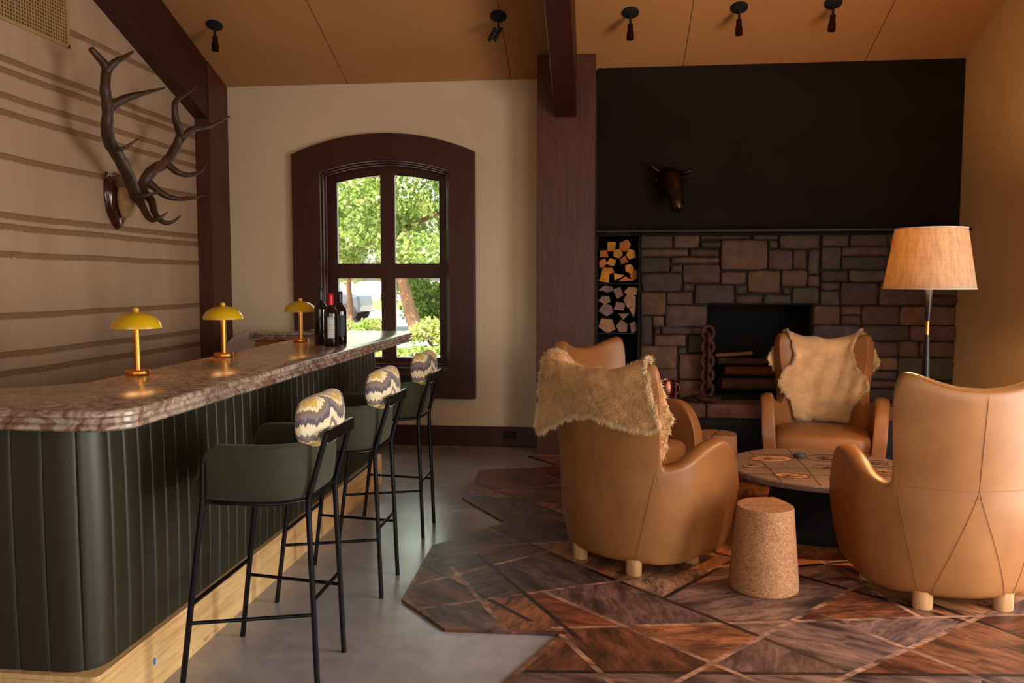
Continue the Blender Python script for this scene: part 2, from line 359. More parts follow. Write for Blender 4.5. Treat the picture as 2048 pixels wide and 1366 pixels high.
def bake(o):
    dg = bpy.context.evaluated_depsgraph_get(); dg.update()
    me = bpy.data.meshes.new_from_object(o.evaluated_get(dg)); o.modifiers.clear(); old = o.data; nm = old.name; o.data = me
    bpy.data.meshes.remove(old); me.name = nm; return o
def subsurf(o, lv=2):
    m = o.modifiers.new('s', 'SUBSURF'); m.levels = lv; m.render_levels = lv; bake(o); o.data.shade_smooth(); return o
def copy_tree(o, parent=None):
    c = o.copy(); COL.objects.link(c)
    if parent is not None: c.parent = parent
    for ch in [x for x in bpy.data.objects if x.parent == o]: copy_tree(ch, c)
    return c
def struct(o): o['kind'] = 'structure'; return o
def fillet(pts, rad, n=8):
    out = []; m = len(pts)
    for i in range(m):
        p, a, b = Vector(pts[i]), Vector(pts[i-1]), Vector(pts[(i+1) % m]); r = rad[i] if isinstance(rad, (list, tuple)) else rad
        if r <= 0: out.append(tuple(p)); continue
        d1, d2 = (a-p).normalized(), (b-p).normalized(); h = d1.angle(d2)/2; t = r/math.tan(h)
        c = p+(d1+d2).normalized()*(r/math.sin(h)); s, e = p+d1*t, p+d2*t
        a0 = math.atan2(s.y-c.y, s.x-c.x); a1 = math.atan2(e.y-c.y, e.x-c.x); da = (a1-a0+PI) % (2*PI)-PI
        out += [(c.x+r*math.cos(a0+da*k/n), c.y+r*math.sin(a0+da*k/n)) for k in range(n+1)]
    return out
def offset(poly, d):      # inward offset of a CCW polygon
    out = []; m = len(poly)
    for i in range(m):
        p, a, b = Vector(poly[i]), Vector(poly[i-1]), Vector(poly[(i+1) % m])
        e1 = (p-a).normalized(); e2 = (b-p).normalized(); n1 = Vector((-e1.y, e1.x)); n2 = Vector((-e2.y, e2.x))
        k = n1+n2; k = k/(max(.25, k.dot(n1))) ; out.append((p.x+k.x*d, p.y+k.y*d))
    return out

# ---------------------------------------------------------------- room shell
XL, XR, YB = -3.45, 2.84, 7.17
def cz(y): return 3.16+.382*(YB-y)
struct(MB().box((-3.7, -4.4, -.15), (3.1, 7.5, 0)).build('floor', M['concrete']))
cm = MB()
ridge = 1.0
for (y0, y1) in ((7.75, ridge), (-4.5, ridge)):
    z0 = cz(y0) if y0 > ridge else cz(ridge)-.382*(ridge-y0); z1 = cz(ridge)
    cm.add([(-3.7, y0, z0), (3.1, y0, z0), (3.1, y1, z1), (-3.7, y1, z1), (-3.7, y0, z0+.2), (3.1, y0, z0+.2), (3.1, y1, z1+.2), (-3.7, y1, z1+.2)],
           [(0,1,2,3),(7,6,5,4),(0,4,5,1),(1,5,6,2),(2,6,7,3),(3,7,4,0)])
struct(cm.build('ceiling', M['ceiling']))
struct(MB().box((-3.65, -4.4, 0), (XL, 7.5, 5.7)).build('wall_left', M['linen']))
wb = MB()
for a, b in (((XL, 0), (-2.56, 3.5)), ((-1.24, 0), (-.05, 3.5)), ((-2.56, 0), (-1.24, .56)), ((-2.56, 2.6), (-1.24, 3.5))):
    wb.box((a[0], YB, a[1]), (b[0], YB+.3, b[1]))
struct(wb.build('wall_back', M['plaster']))
wr = MB()
for a, b in (((-4.4, 0), (-2.4, 5.7)), ((.8, 0), (1.9, 5.7)), ((3.8, 0), (7.5, 5.7)), ((1.9, 0), (3.8, .1)), ((1.9, 2.2), (3.8, 5.7)), ((-2.4, 0), (.8, .25)), ((-2.4, 2.45), (.8, 5.7))):
    wr.box((XR, a[0], a[1]), (XR+.12, b[0], b[1]))
struct(wr.build('wall_right', M['plaster_tan']))
wf = MB()
for a, b in (((-3.65, 0), (-2.7, 5.7)), ((1.9, 0), (3.0, 5.7)), ((-2.7, 0), (1.9, .9)), ((-2.7, 3.4), (1.9, 5.7))):
    wf.box((a[0], -4.0, a[1]), (b[0], -3.8, b[1]))
struct(wf.build('wall_front', M['plaster']))
# window openings beside / behind the camera
w2 = MB(); 
for y in (1.9, 2.825, 3.75): w2.box((XR+.01, y, .1), (XR+.09, y+.05, 2.2))
for z in (.1, 2.15): w2.box((XR+.01, 1.9, z), (XR+.09, 3.8, z+.05))
struct(w2.build('window_2', M['window_wood']))
w4 = MB()
for y in (-2.4, -.825, .75): w4.box((XR+.01, y, .25), (XR+.09, y+.05, 2.45))
for z in (.25, 2.4): w4.box((XR+.01, -2.4, z), (XR+.09, .8, z+.05))
struct(w4.build('window_4', M['window_wood']))
w3 = MB()  # unseen front window, added as the opening for the fill light
for x in (-2.7, -1.2, .35, 1.85): w3.box((x, -3.97, .9), (x+.05, -3.87, 3.4))
for z in (.9, 3.35): w3.box((-2.7, -3.97, z), (1.9, -3.87, z+.05))
struct(w3.build('added_window_3', M['window_wood']))
# chimney breast (dark plaster above the mantel)
struct(MB().box((-.05, 7.05, 1.842), (XR, 7.75, 3.5)).build('wall_chimney', M['dark_plaster']))
struct(bevel(MB().box((XL, 7.145, 0), (-.54, YB, .175)).build('baseboard_back', M['window_wood']), .006))
o = empty('power_outlet', (-.80, 7.145, .107), label='dark power outlet set in the brown baseboard left of the wooden post', cat='outlet')
bevel(MB().box((-.06, -.008, -.03), (.06, 0, .03)).build('cover_plate', M['black'], o), .003)
MB().box((-.035, -.011, -.016), (-.008, -.008, .016)).box((.008, -.011, -.016), (.035, -.008, .016)).build('socket', M['steel'], o)

# posts and beams
p1 = tag(bevel(MB().box((XL-.0, 6.82, 0), (-3.315, YB, 3.30)).build('wooden_post', M['post_wood']), .004), 'walnut wooden post in the corner behind the antlers', 'post')
p2 = tag(bevel(MB().box((-.54, 6.85, 0), (-.066, YB, 3.27)).build('wooden_post', M['post_wood']), .004), 'wide walnut wooden post between the window wall and the dark fireplace wall', 'post')
def beam(x0, x1, y0, y1, depth, label):
    z0a, z1a = cz(y0), cz(y1); m = MB()
    m.add([(x0, y0, z0a-depth), (x1, y0, z0a-depth), (x1, y1, z1a-depth), (x0, y1, z1a-depth), (x0, y0, z0a+.02), (x1, y0, z0a+.02), (x1, y1, z1a+.02), (x0, y1, z1a+.02)],
          [(0,1,2,3),(7,6,5,4),(0,4,5,1),(1,5,6,2),(2,6,7,3),(3,7,4,0)])
    return tag(bevel(m.build('ceiling_beam', M['beam_wood']), .006), label, 'beam')
beam(XL, -3.325, 6.818, 1.0, .475, 'dark red timber beam sloping up the fringed left wall')
bm2 = beam(-.391, -.218, 6.80, 1.0, .537, 'dark red timber beam meeting the wide post over the middle of the room')
MB().tube([(-.397, 6.62, cz(6.62)-.45), (-.397, 1.2, cz(1.2)-.50)], .004, 6).build('cable', M['cable'], bm2)['label'] = 'thin pale cable along the beam edge'

# ---------------------------------------------------------------- window in the back wall
win = struct(empty('window_1'))
def arc_pts(x0, x1, zs, zt, n=20):
    w = (x1-x0)/2; h = zt-zs; r = (w*w+h*h)/(2*h); c = ((x0+x1)/2, zt-r); a = math.asin(w/r)
    return [(c[0]+r*math.sin(a-2*a*k/n), c[1]+r*math.cos(a-2*a*k/n)) for k in range(n+1)]   # right to left
def arch(x0, x1, z0, zs, zt, n=20): return [(x0, z0), (x1, z0)]+arc_pts(x0, x1, zs, zt, n)
def frame(mb, outer, inner, y0, y1):
    n = len(outer)
    R = lambda P, y: [(x, y, z) for x, z in P]
    V = R(outer, y0)+R(inner, y0)+R(outer, y1)+R(inner, y1); F = []
    for j in range(n):
        k = (j+1) % n
        F += [(j, k, n+k, n+j), (2*n+k, 2*n+j, 3*n+j, 3*n+k), (k, j, 2*n+j, 2*n+k), (n+j, n+k, 3*n+k, 3*n+j)]
    mb.add(V, F)
mb = MB(); frame(mb, arch(-2.72, -1.095, .42, 2.555, 2.725), arch(-2.462, -1.323, .69, 2.392, 2.487), 7.11, YB+.005)
bevel(mb.build('casing', M['window_wood'], win), .006)
mb = MB(); frame(mb, arch(-2.50, -1.285, .65, 2.43, 2.525), arch(-2.462, -1.323, .69, 2.392, 2.487), 7.16, 7.40); mb.build('jamb', M['window_wood'], win)
for i, (d, y) in enumerate(((.0, 7.15), (.017, 7.185))):
    mb = MB(); mb.tube([(x, y, z) for x, z in arch(-2.455+d, -1.33-d, .697+d, 2.385-d*.6, 2.48-d)], .009, 8, closed=True); mb.build('moulding', M['window_wood'], win, 60)
mb = MB()
xl, xr, xm0, xm1 = -2.38, -1.44, -1.972, -1.85
def arcz(x):  # glass top arc
    w = (xr-xl)/2; h = .062; r = (w*w+h*h)/(2*h); c = (xl+xr)/2; return 2.39-r+math.sqrt(r*r-(x-c)**2)
# sash stiles, rails, mullions
mb.box((-2.462, 7.31, .69), (xl, 7.36, 2.42)); mb.box((xr, 7.31, .69), (-1.323, 7.36, 2.42)); mb.box((xm0, 7.305, .70), (xm1, 7.362, 2.45))
mb.box((-2.462, 7.308, .69), (-1.323, 7.361, .76)); mb.box((-2.462, 7.308, 1.477), (-1.323, 7.361, 1.604))
tops = [(xl+(xr-xl)*k/20) for k in range(21)]
V = []; 
for y in (7.309, 7.3605): V += [(x, y, arcz(x)) for x in tops]+[(x, y, 2.50) for x in tops]
F = []
for k in range(20): F += [(k, k+1, 22+k, 21+k), (42+k+1, 42+k, 63+k, 64+k), (k+1, k, 42+k, 43+k)]
mb.add(V, F)
mb.build('sash', M['window_wood'], win)
for (x0, x1) in ((xl, xm0), (xm1, xr)):
    xs = [x0+(x1-x0)*k/8 for k in range(9)]
    for poly in ([(x0-.01, 1.594), (x1+.01, 1.594)]+[(x, arcz(x)+.01) for x in reversed(xs)], [(x0-.01, .75), (x1+.01, .75), (x1+.01, 1.487), (x0-.01, 1.487)]):
        MB().rings([[(x, 7.335, z) for x, z in poly], [(x, 7.341, z) for x, z in poly]]).build('pane', M['glass'], win)
    b = MB()
    for poly in ([(x0, 1.604), (x1, 1.604)]+[(x, arcz(x)) for x in reversed(xs)], [(x0, .76), (x1, .76), (x1, 1.477), (x0, 1.477)]):
        b.tube([(x, 7.312, z) for x, z in poly], .006, 6, closed=True)
    b.build('glazing_bead', M['window_wood'], win)

# ---------------------------------------------------------------- fireplace wall
fp = empty('stone_fireplace', (1.3, 7.05, 0), label='rough brown fieldstone fireplace under the long steel mantel', cat='fireplace')
fp_i = fp.location
def P(x, y, z): return (x-1.3, y-7.05, z)
ST = [(.31,1.72,.58,1.83),(.58,1.72,.8,1.83),(.8,1.79,1.21,1.83),(1.22,1.78,1.43,1.83),(.8,1.72,.97,1.78),(.97,1.54,1.35,1.79),(1.35,1.71,1.43,1.78),(1.43,1.71,1.76,1.83),(.31,1.65,.71,1.72),(.71,1.65,.96,1.72),(.56,1.59,.96,1.65),(.31,1.52,.56,1.65),(.56,1.52,.66,1.59),(.66,1.43,.97,1.59),(.32,1.36,.66,1.52),(.67,1.36,.76,1.43),(.76,1.26,1.09,1.42),(.97,1.42,1.18,1.53),(1.09,1.34,1.19,1.42),(1.19,1.35,1.46,1.54),(1.35,1.54,1.55,1.71),(1.55,1.54,1.66,1.71),(1.46,1.4,1.67,1.54),(1.67,1.5,1.76,1.71),(1.09,1.26,1.32,1.34),(1.32,1.26,1.54,1.34),(1.47,1.34,1.54,1.4),(1.55,1.26,1.77,1.4),(1.67,1.4,1.77,1.5),(.32,1.16,.53,1.36),(.53,1.25,.75,1.36),(.52,1.06,.87,1.25),(.32,.91,.42,1.16),(.42,1.06,.52,1.16),(.43,.99,.49,1.06),(.49,1.0,.87,1.07),(.43,.9,.7,1.0),(.71,.85,.87,1.0),(.32,.71,.63,.91),(.63,.83,.71,.9),(.64,.62,.87,.84),(.47,.61,.63,.72),(.32,.61,.47,.72),(.64,.46,.87,.62),(.33,.46,.64,.61)]
z = 1.83; rs_ = random.Random(3)
while z > .48:
    h = rs_.choice((.07, .10, .13, .16, .19)); h = min(h, z-.463); 
    if z-h < .52: h = z-.463
    x = 1.77 if z > 1.25 else 1.72
    while x < 2.83:
        w = rs_.choice((.16, .22, .3, .38)); 
        if 2.84-(x+w) < .12: w = 2.84-x
        if h > .12 and rs_.random() < .4:
            k = rs_.uniform(.35, .65)*h; ST += [(x, z-k, x+w, z), (x, z-h, x+w, z-k)]
        else: ST.append((x, z-h, x+w, z))
        x += w
    z -= h
sb = MB()
PAL = [srgb(120, 88, 74), srgb(130, 92, 70), srgb(108, 86, 82), srgb(138, 100, 76), srgb(104, 90, 70), srgb(128, 88, 80), srgb(100, 82, 72), srgb(144, 104, 74)]
for i, (x0, z0, x1, z1) in enumerate(ST):
    g = .0035; x0 += g; x1 -= g; z0 += g; z1 -= g; pr = rs_.uniform(.0, .022); c = rs_.choice(PAL); c = sc(c, rs_.uniform(.34, .62))
    if (x0, z0) == (.976, 1.546): c = srgb(98, 92, 72)
    n1 = max(2, int((x1-x0)/.05)); n2 = max(2, int((z1-z0)/.05))
    per = [(x0+(x1-x0)*k/n1, z0) for k in range(n1)]+[(x1, z0+(z1-z0)*k/n2) for k in range(n2)]+[(x1-(x1-x0)*k/n1, z1) for k in range(n1)]+[(x0, z1-(z1-z0)*k/n2) for k in range(n2)]
    cx, czz = (x0+x1)/2, (z0+z1)/2; ch = min(.03, (z1-z0)*.3, (x1-x0)*.3)
    jit = [(rs_.uniform(-.004, .004), rs_.uniform(-.004, .004)) for _ in per]
    def ring(inset, y, jy=0):
        out = []
        for (x, zz), j in zip(per, jit):
            dx = x-cx; dz = zz-czz; fx = max(0, 1-inset/((x1-x0)/2)); fz = max(0, 1-inset/((z1-z0)/2))
            rr = 1-.035*(abs(dx)/((x1-x0)/2))**6*(abs(dz)/((z1-z0)/2))**6
            out.append(P(cx+dx*fx*rr+j[0], y+rs_.uniform(-jy, jy), czz+dz*fz*rr+j[1]))
        return out
    sb.rings([ring(0, 7.09), ring(.0, 7.055-pr), ring(.006, 7.045-pr), ring(ch, 7.036-pr, .003)], caps=(False, True), col=c)
sb.build('stone_facing', M['stone'], fp, 35)
mm = MB()
for a, b in (((.31, 0), (.87, 1.842)), ((1.72, 0), (2.838, 1.842)), ((.87, 1.263), (1.72, 1.842)), ((.87, 0), (1.72, .455))): mm.box(P(a[0], 7.066, a[1]), P(b[0], 7.70, b[1]))
mm.build('mortar', M['mortar'], fp)
fb = MB()
fb.box(P(.86, 7.62, .46), P(1.73, 7.70, 1.27)).box(P(.872, 7.085, .455), P(1.718, 7.62, .464))
fb.box(P(.868, 7.08, .46), P(.878, 7.65, 1.262)).box(P(1.712, 7.08, .46), P(1.722, 7.65, 1.262)).box(P(.87, 7.08, 1.252), P(1.72, 7.65, 1.262))
fb.build('firebox', M['soot'], fp)
hb = MB(); x = .32
for w in (.52, .50, .44, .56, .50):
    x1 = min(x+w, 2.84); c = sc(rs_.choice(PAL), rs_.uniform(.95, 1.15)); nn = 8
    for (dx, y0, zz0, zz1) in ((.005, 6.75, .35, .463),):
        sb2 = MB(); hb.box(P(x+dx, y0+rs_.uniform(-.008, .008), zz0), P(x1-dx, 7.05, zz1+rs_.uniform(-.004, .0)), c)
    x = x1
hob = hb.build('hearth_slab', M['stone'], fp); bevel(hob, .012, 3)
MB().box(P(.34, 6.80, 0), P(2.84, 7.05, .35)).build('hearth_base', M['slate'], fp)
MB().box(P(.90, 7.06, .464), P(1.70, 7.09, .495)).build('fire_sill', M['soot'], fp)
ml = tag(bevel(MB().box((-.06, 6.82, 1.842), (XR, 7.05, 1.862)).build('mantel_shelf', M['steel']), .003), 'thin blackened steel mantel shelf above the stone fireplace', 'mantel')
# firewood rack
fr = empty('firewood_rack', (.13, 7.05, 0), label='black steel firewood niche with two stacked shelves beside the stone', cat='firewood rack')
rk = MB(); rk.box((-.18, 0, .46), (-.168, .55, 1.842)).box((.17, 0, .46), (.18, .55, 1.842)).box((-.18, .54, .46), (.18, .55, 1.842)).box((-.18, 0, 1.83), (.18, .55, 1.842)).box((-.18, 0, .46), (.18, .55, .47))
rk.build('case', M['black'], fr)
for zz in (1.425, 1.004): MB().box((-.168, .003, zz), (.17, .54, zz+.006)).build('shelf', M['steel'], fr)
MB().box((-.18, 0, 0), (.18, .5, .46)).build('plinth', M['slate'], fr)
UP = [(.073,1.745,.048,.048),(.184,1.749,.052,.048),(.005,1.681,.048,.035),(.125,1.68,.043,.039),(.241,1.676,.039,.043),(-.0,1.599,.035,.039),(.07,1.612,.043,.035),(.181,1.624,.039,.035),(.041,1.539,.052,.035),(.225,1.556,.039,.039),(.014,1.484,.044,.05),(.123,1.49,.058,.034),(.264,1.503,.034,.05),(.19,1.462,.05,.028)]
MD = [(.036,1.383,.066,.03),(.132,1.353,.039,.048),(.244,1.362,.058,.039),(.025,1.292,.052,.035),(.24,1.284,.052,.056),(.036,1.205,.062,.052),(.146,1.236,.048,.039),(.26,1.202,.034,.056),(.177,1.154,.048,.035),(.04,1.071,.066,.059),(.174,1.064,.052,.052),(.264,1.062,.032,.05)]
for lst, tone, sh, grp in ((UP, [srgb(214, 132, 44), srgb(190, 108, 38), srgb(222, 150, 66)], 'upper shelf of the rack', 'split logs on the upper shelf'), (MD, [srgb(150, 112, 96), srgb(132, 104, 96), srgb(168, 122, 88)], 'lower shelf of the rack', 'split logs on the lower shelf')):  # upper shelf: warm spotlight painted into the orange log tones
    rows_ = []; place = {}
    for i in sorted(range(len(lst)), key=lambda q: lst[q][1]):
        if rows_ and lst[i][1]-lst[rows_[-1][0]][1] < .052: rows_[-1].append(i)
        else: rows_.append([i])
    rn = ['bottom row', 'second row up', 'third row up', 'fourth row up', 'fifth row up', 'sixth row up']
    for a, rw in enumerate(rows_):
        rw.sort(key=lambda q: lst[q][0]); nm = 'top row' if a == len(rows_)-1 else rn[a]
        for b, i in enumerate(rw):
            place[i] = (f'alone in the {nm}' if len(rw) == 1 else f"{'leftmost' if b == 0 else ('rightmost' if b == len(rw)-1 else ['', 'second from left', 'third from left', 'fourth from left', 'fifth from left'][b])} in the {nm}")
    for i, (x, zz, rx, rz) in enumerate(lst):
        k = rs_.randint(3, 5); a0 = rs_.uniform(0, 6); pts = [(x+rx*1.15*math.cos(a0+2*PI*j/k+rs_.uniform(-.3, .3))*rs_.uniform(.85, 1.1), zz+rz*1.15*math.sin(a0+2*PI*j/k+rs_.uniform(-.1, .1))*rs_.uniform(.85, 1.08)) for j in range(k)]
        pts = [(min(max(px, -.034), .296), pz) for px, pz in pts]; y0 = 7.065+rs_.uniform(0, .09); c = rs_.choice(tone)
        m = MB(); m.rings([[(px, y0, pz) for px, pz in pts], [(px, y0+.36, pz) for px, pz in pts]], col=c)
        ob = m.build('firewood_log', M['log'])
        tag(ob, f"{'orange-lit' if lst is UP else 'grey-brown'} split log, {place[i]}, {sh}", 'log', grp)
# logs in the firebox
gl = [((1.03, 7.32, .56), (1.52, 7.36, .555), .065, 'bark-covered log at the bottom of the firebox pile'), ((1.02, 7.46, .55), (1.50, 7.45, .56), .06, 'dark log at the back of the firebox pile'),
      ((1.06, 7.36, .672), (1.48, 7.40, .665), .052, 'reddish split log in the middle of the firebox pile'), ((1.0, 7.33, .758), (1.42, 7.38, .75), .036, 'charred log near the top of the firebox pile'), ((.99, 7.40, .80), (1.30, 7.36, .825), .02, 'pale thin split kindling on top of the firebox pile')]
for a, b, r, lb in gl:
    m = MB(); pts = [tuple(np.array(a)+(np.array(b)-np.array(a))*k/6) for k in range(7)]
    c = srgb(170, 112, 70) if 'pale' in lb else (srgb(120, 62, 34) if 'reddish' in lb else srgb(92, 62, 46))
    m.tube(pts, [r*rs_.uniform(.92, 1.05) for _ in pts], 9, .85, col=c); tag(m.build('fire_log', M['log'], None, 50), lb, 'log', 'logs in the firebox')

# ---------------------------------------------------------------- things on the hearth and the chimney
def torus_link(mb, c, R, r, stretch, axis, up=Vector((0, 0, 1))):
    side = Vector(axis); pts = []
    for k in range(20):
        a = 2*PI*k/20; pts.append(Vector(c)+side*R*math.cos(a)+up*R*stretch*math.sin(a))
    mb.tube(pts, r, 8, closed=True)
ch = empty('iron_chain', (.86, 6.90, .463), label='rusty iron chain standing upright on the hearth beside the firebox', cat='chain')
for k in range(9):
    m = MB(); ang = 0 if k % 2 == 0 else PI/2
    torus_link(m, (0, 0, .10+.058*k), .048 if k % 2 == 0 else .044, .016, 1.15, (math.cos(ang+.15), math.sin(ang+.15), 0)); m.build('chain_link', M['rust'], ch, 180)
for k, (x, y, a) in enumerate(((-.10, 0, .2), (-.03, -.05, 1.1), (.05, -.04, -.5), (.0, .03, 2.0), (-.06, .04, .8))):
    m = MB(); torus_link(m, (x, y, .022+.012*(k % 2)), .046, .016, 1.25, (math.cos(a), math.sin(a), .12), Vector((-math.sin(a), math.cos(a), .1))); m.build('chain_link', M['rust'], ch, 180)
mg = empty('copper_mug', (.535, 6.88, .463), label='hammered copper mug on the hearth left of the chain', cat='mug')
MB().lathe([(.046, 0), (.062, .03), (.068, .08), (.064, .13), (.056, .165), (.058, .18), (.055, .18), (.052, .165), (.06, .12), (.06, .04), (.02, .01)], 28).build('body', M['copper'], mg, 50)
MB().tube([(.06, 0, .15), (.088, 0, .145), (.10, 0, .11), (.094, 0, .07), (.066, 0, .045)], .007, 8).build('handle', M['copper'], mg, 60)
# bull head
bh = empty('bull_head_sculpture', (.545, 7.05, 2.22), label='dark bronze bull head mounted on the charcoal chimney wall', cat='sculpture')
prof = [((-.03, 0, .02), .095, .12), ((-.02, -.06, .05), .10, .125), ((-.005, -.12, .055), .105, .105), ((.01, -.17, .03), .098, .095), ((.022, -.205, -.03), .082, .085), ((.034, -.23, -.09), .066, .07), ((.042, -.245, -.14), .06, .06), ((.046, -.25, -.175), .062, .056), ((.05, -.25, -.205), .05, .045), ((.052, -.245, -.222), .025, .025)]
rs = []
for i, (c, rx, rz) in enumerate(prof):
    a = Vector(prof[max(0, i-1)][0]); b = Vector(prof[min(len(prof)-1, i+1)][0]); t = (b-a).normalized(); u = Vector((1, 0, 0)); u = (u-t*u.dot(t)).normalized(); w = t.cross(u)
    rs.append([Vector(c)+u*rx*math.cos(2*PI*j/14)+w*rz*math.sin(2*PI*j/14) for j in range(14)])
h = MB().rings(rs).build('head', M['dark_bronze'], bh); subsurf(h, 1)
for sx_, tip in ((-1, [(-.07, -.10, .11), (-.12, -.12, .135), (-.155, -.13, .165), (-.165, -.14, .185)]), (1, [(.08, -.12, .10), (.12, -.14, .105), (.15, -.15, .12), (.16, -.16, .145)])):
    MB().tube(tip, [.026, .02, .013, .004], 8).build('horn', M['dark_bronze'], bh, 180)
    MB().tube([(sx_*.09+.01, -.10, .06), (sx_*.125+.01, -.10, .05), (sx_*.155+.01, -.11, .03)], [.016, .026, .006], 8, .45).build('ear', M['dark_bronze'], bh, 180)
    MB().sphere((sx_*.066+.018, -.225, -.01), .015).build('eye', M['dark_bronze'], bh, 180)
    MB().sphere((sx_*.03+.05, -.285, -.18), .014, sq=(1, .8, 1)).build('nostril', M['black'], bh, 180)

# ---------------------------------------------------------------- ceiling spots and vent
spots = [(-3.043, 6.39, 0, 'leftmost black ceiling spotlight, over the corner post'), (-.80, 6.40, .5, 'tilted black twin-headed ceiling spotlight left of the middle beam'), (.192, 6.41, 0, 'black ceiling spotlight just right of the middle beam'), (.982, 6.395, 0, 'black ceiling spotlight above the middle of the fireplace wall'), (1.645, 6.384, .08, 'rightmost black ceiling spotlight, toward the tan right wall')]
for x, y, tilt, lb in spots:
    s = empty('spotlight', (x, y, cz(y)), label=lb, cat='spotlight', group='black spotlights on the sloping ceiling')
    q = MB().lathe([(.005, .0), (.062, .0), (.062, -.012), (.05, -.018), (.01, -.02)], 28).build('canopy', M['black'], s, 40); q.rotation_euler = (-math.atan(.382), 0, 0)
    MB().tube([(0, 0, -.01), (0, 0, -.085)], .009, 8).build('stem', M['black'], s, 60)
    for dx in ((-.02, .02) if tilt > .2 else (0,)):
        hd = MB().lathe([(.008, .0), (.021, -.002), (.021, -.05), (.028, -.065), (.028, -.115), (.022, -.115), (.02, -.09), (.004, -.088)] if tilt < .2 else [(.006, .0), (.015, -.002), (.015, -.11), (.012, -.11), (.004, -.09)], 20).build('lamp_head', M['dark_bronze'] if tilt < .2 else M['black'], s, 40)
        hd.location = (dx, 0, -.088); hd.rotation_euler = (0, tilt, 0)
va = empty('air_vent', (XL, 4.62, 2.95), label='beige perforated air vent grille high on the fringed left wall', cat='vent')
vm = MB(); vy0, vy1, vh = -.60, .538, .42
vm.box((0, vy0, 0), (.012, vy1, .022)).box((0, vy0, vh-.022), (.012, vy1, vh)).box((0, vy1-.022, 0), (.012, vy1, vh)).box((0, vy0, 0), (.012, vy0+.022, vh))
bevel(vm.build('vent_frame', M['vent'], va), .002)
gr = MB()
n1, n2 = 46, 17
for i in range(n1+1): y = vy0+.02+(vy1-vy0-.04)*i/n1; gr.box((.002, y-.0045, .02), (.008, y+.0045, vh-.02))
for j in range(n2+1): zz = .02+(vh-.04)*j/n2; gr.box((.002, vy0+.02, zz-.0035), (.0085, vy1-.02, zz+.0035))
gr.build('grille', M['vent'], va)
MB().box((-.0, vy0+.01, .01), (.001, vy1-.01, vh-.01)).build('duct_opening', M['black'], va)

# ---------------------------------------------------------------- antlers
am = empty('antler_mount', (XL, 5.62, 2.05), label='large dark elk antlers on a wooden shield hung on the left wall', cat='antlers')
O = Vector(am.location)
def cr(pts, n=5):   # Catmull-Rom
    P_ = [Vector(p) for p in pts]; P_ = [P_[0]*2-P_[1]]+P_+[P_[-1]*2-P_[-2]]; out = []
    for i in range(1, len(P_)-2):
        for k in range(n):
            t = k/n; a, b, c, d = P_[i-1:i+3]
            out.append(.5*((2*b)+(c-a)*t+(2*a-5*b+4*c-d)*t*t+(3*b-a-3*c+d)*t**3))
    out.append(P_[-2]); return out
AN = {'L': [([(-3.26, 5.60, 2.03), (-3.22,5.493,2.048),(-3.2,5.365,2.175),(-3.17,5.209,2.272),(-3.13,5.063,2.328),(-3.1,4.989,2.402),(-3.07,4.956,2.514),(-3.05,4.902,2.629),(-3.05,4.917,2.759),(-3.06,4.857,2.81),(-3.08,4.814,2.849)],.034,.014),([(-3.05,4.915,2.73),(-3.0,4.934,2.795),(-2.97,4.99,2.84),(-2.95,5.054,2.889)],.022,.006),([(-3.075,4.968,2.53),(-3.0,5.042,2.599),(-2.93,5.116,2.644),(-2.85,5.247,2.707)],.027,.005),([(-3.14,5.09,2.32),(-3.12,5.107,2.293),(-3.07,5.12,2.304),(-3.0,5.172,2.37)],.019,.004),([(-3.22,5.50,2.05),(-3.15,5.439,1.976),(-3.05,5.363,1.87),(-2.98,5.344,1.868),(-2.93,5.382,1.912)],.027,.004),([(-3.2,5.458,2.025),(-3.12,5.46,2.039),(-3.04,5.499,2.066)],.019,.004)],
 'R': [([(-3.28, 5.64, 2.04), (-3.2,5.588,2.155),(-3.16,5.632,2.237),(-3.12,5.732,2.299),(-3.08,5.802,2.418),(-3.05,5.81,2.508),(-3.03,5.718,2.589),(-3.02,5.697,2.711),(-3.0,5.791,2.784),(-2.98,5.921,2.862)],.032,.005),([(-3.05,5.81,2.48),(-2.98,5.883,2.559),(-2.92,6.002,2.6),(-2.85,6.195,2.707)],.025,.005),([(-3.12,5.732,2.294),(-3.05,5.755,2.232),(-3.0,5.82,2.219),(-2.95,5.891,2.248),(-2.92,5.93,2.293)],.022,.004),([(-3.19,5.60,2.15),(-3.1,5.644,2.062),(-3.03,5.706,2.038),(-2.96,5.815,2.053),(-2.9,5.867,2.078)],.023,.004),([(-3.25,5.60,2.10),(-3.14,5.547,2.014),(-3.06,5.454,1.91),(-3.0,5.451,1.852),(-2.95,5.489,1.859),(-2.9,5.502,1.903)],.026,.004)]}
for k in 'LR':
    m = MB()
    for pts, r0, r1 in AN[k]:
        q = cr([Vector(p)-O for p in pts]); L = len(q); main = len(pts) > 8
        rad = [1.25*(r0+(r1-r0)*(i/(L-1))**(2.2 if main else 1.1))*(1+.05*math.sin(i*1.7)) for i in range(L)]
        m.tube(q, rad, 10)
    m.build('antler', M['antler'], am, 180)
sh = [(0, -.20), (.05, -.17), (.10, -.10), (.125, 0), (.12, .07), (.095, .10), (.10, .135), (.05, .125), (0, .145), (-.05, .125), (-.10, .135), (-.095, .10), (-.12, .07), (-.125, 0), (-.10, -.10), (-.05, -.17)]
sh = [(1.12*a, 1.18*b) for a, b in sh]
MB().rings([[(x, y*s, zz*s) for y, zz in sh] for x, s in ((0, 1.0), (.012, 1.0), (.02, .95), (.034, .93), (.045, .84))]).build('shield_plaque', M['plaque'], am, 40)
sk = MB().rings([[(x, y*s*.62, zz*s*.70-.03) for y, zz in sh] for x, s in ((.04, .9), (.08, .86), (.13, .6), (.16, .35))]).build('skull_plate', M['bone'], am); subsurf(sk, 1)

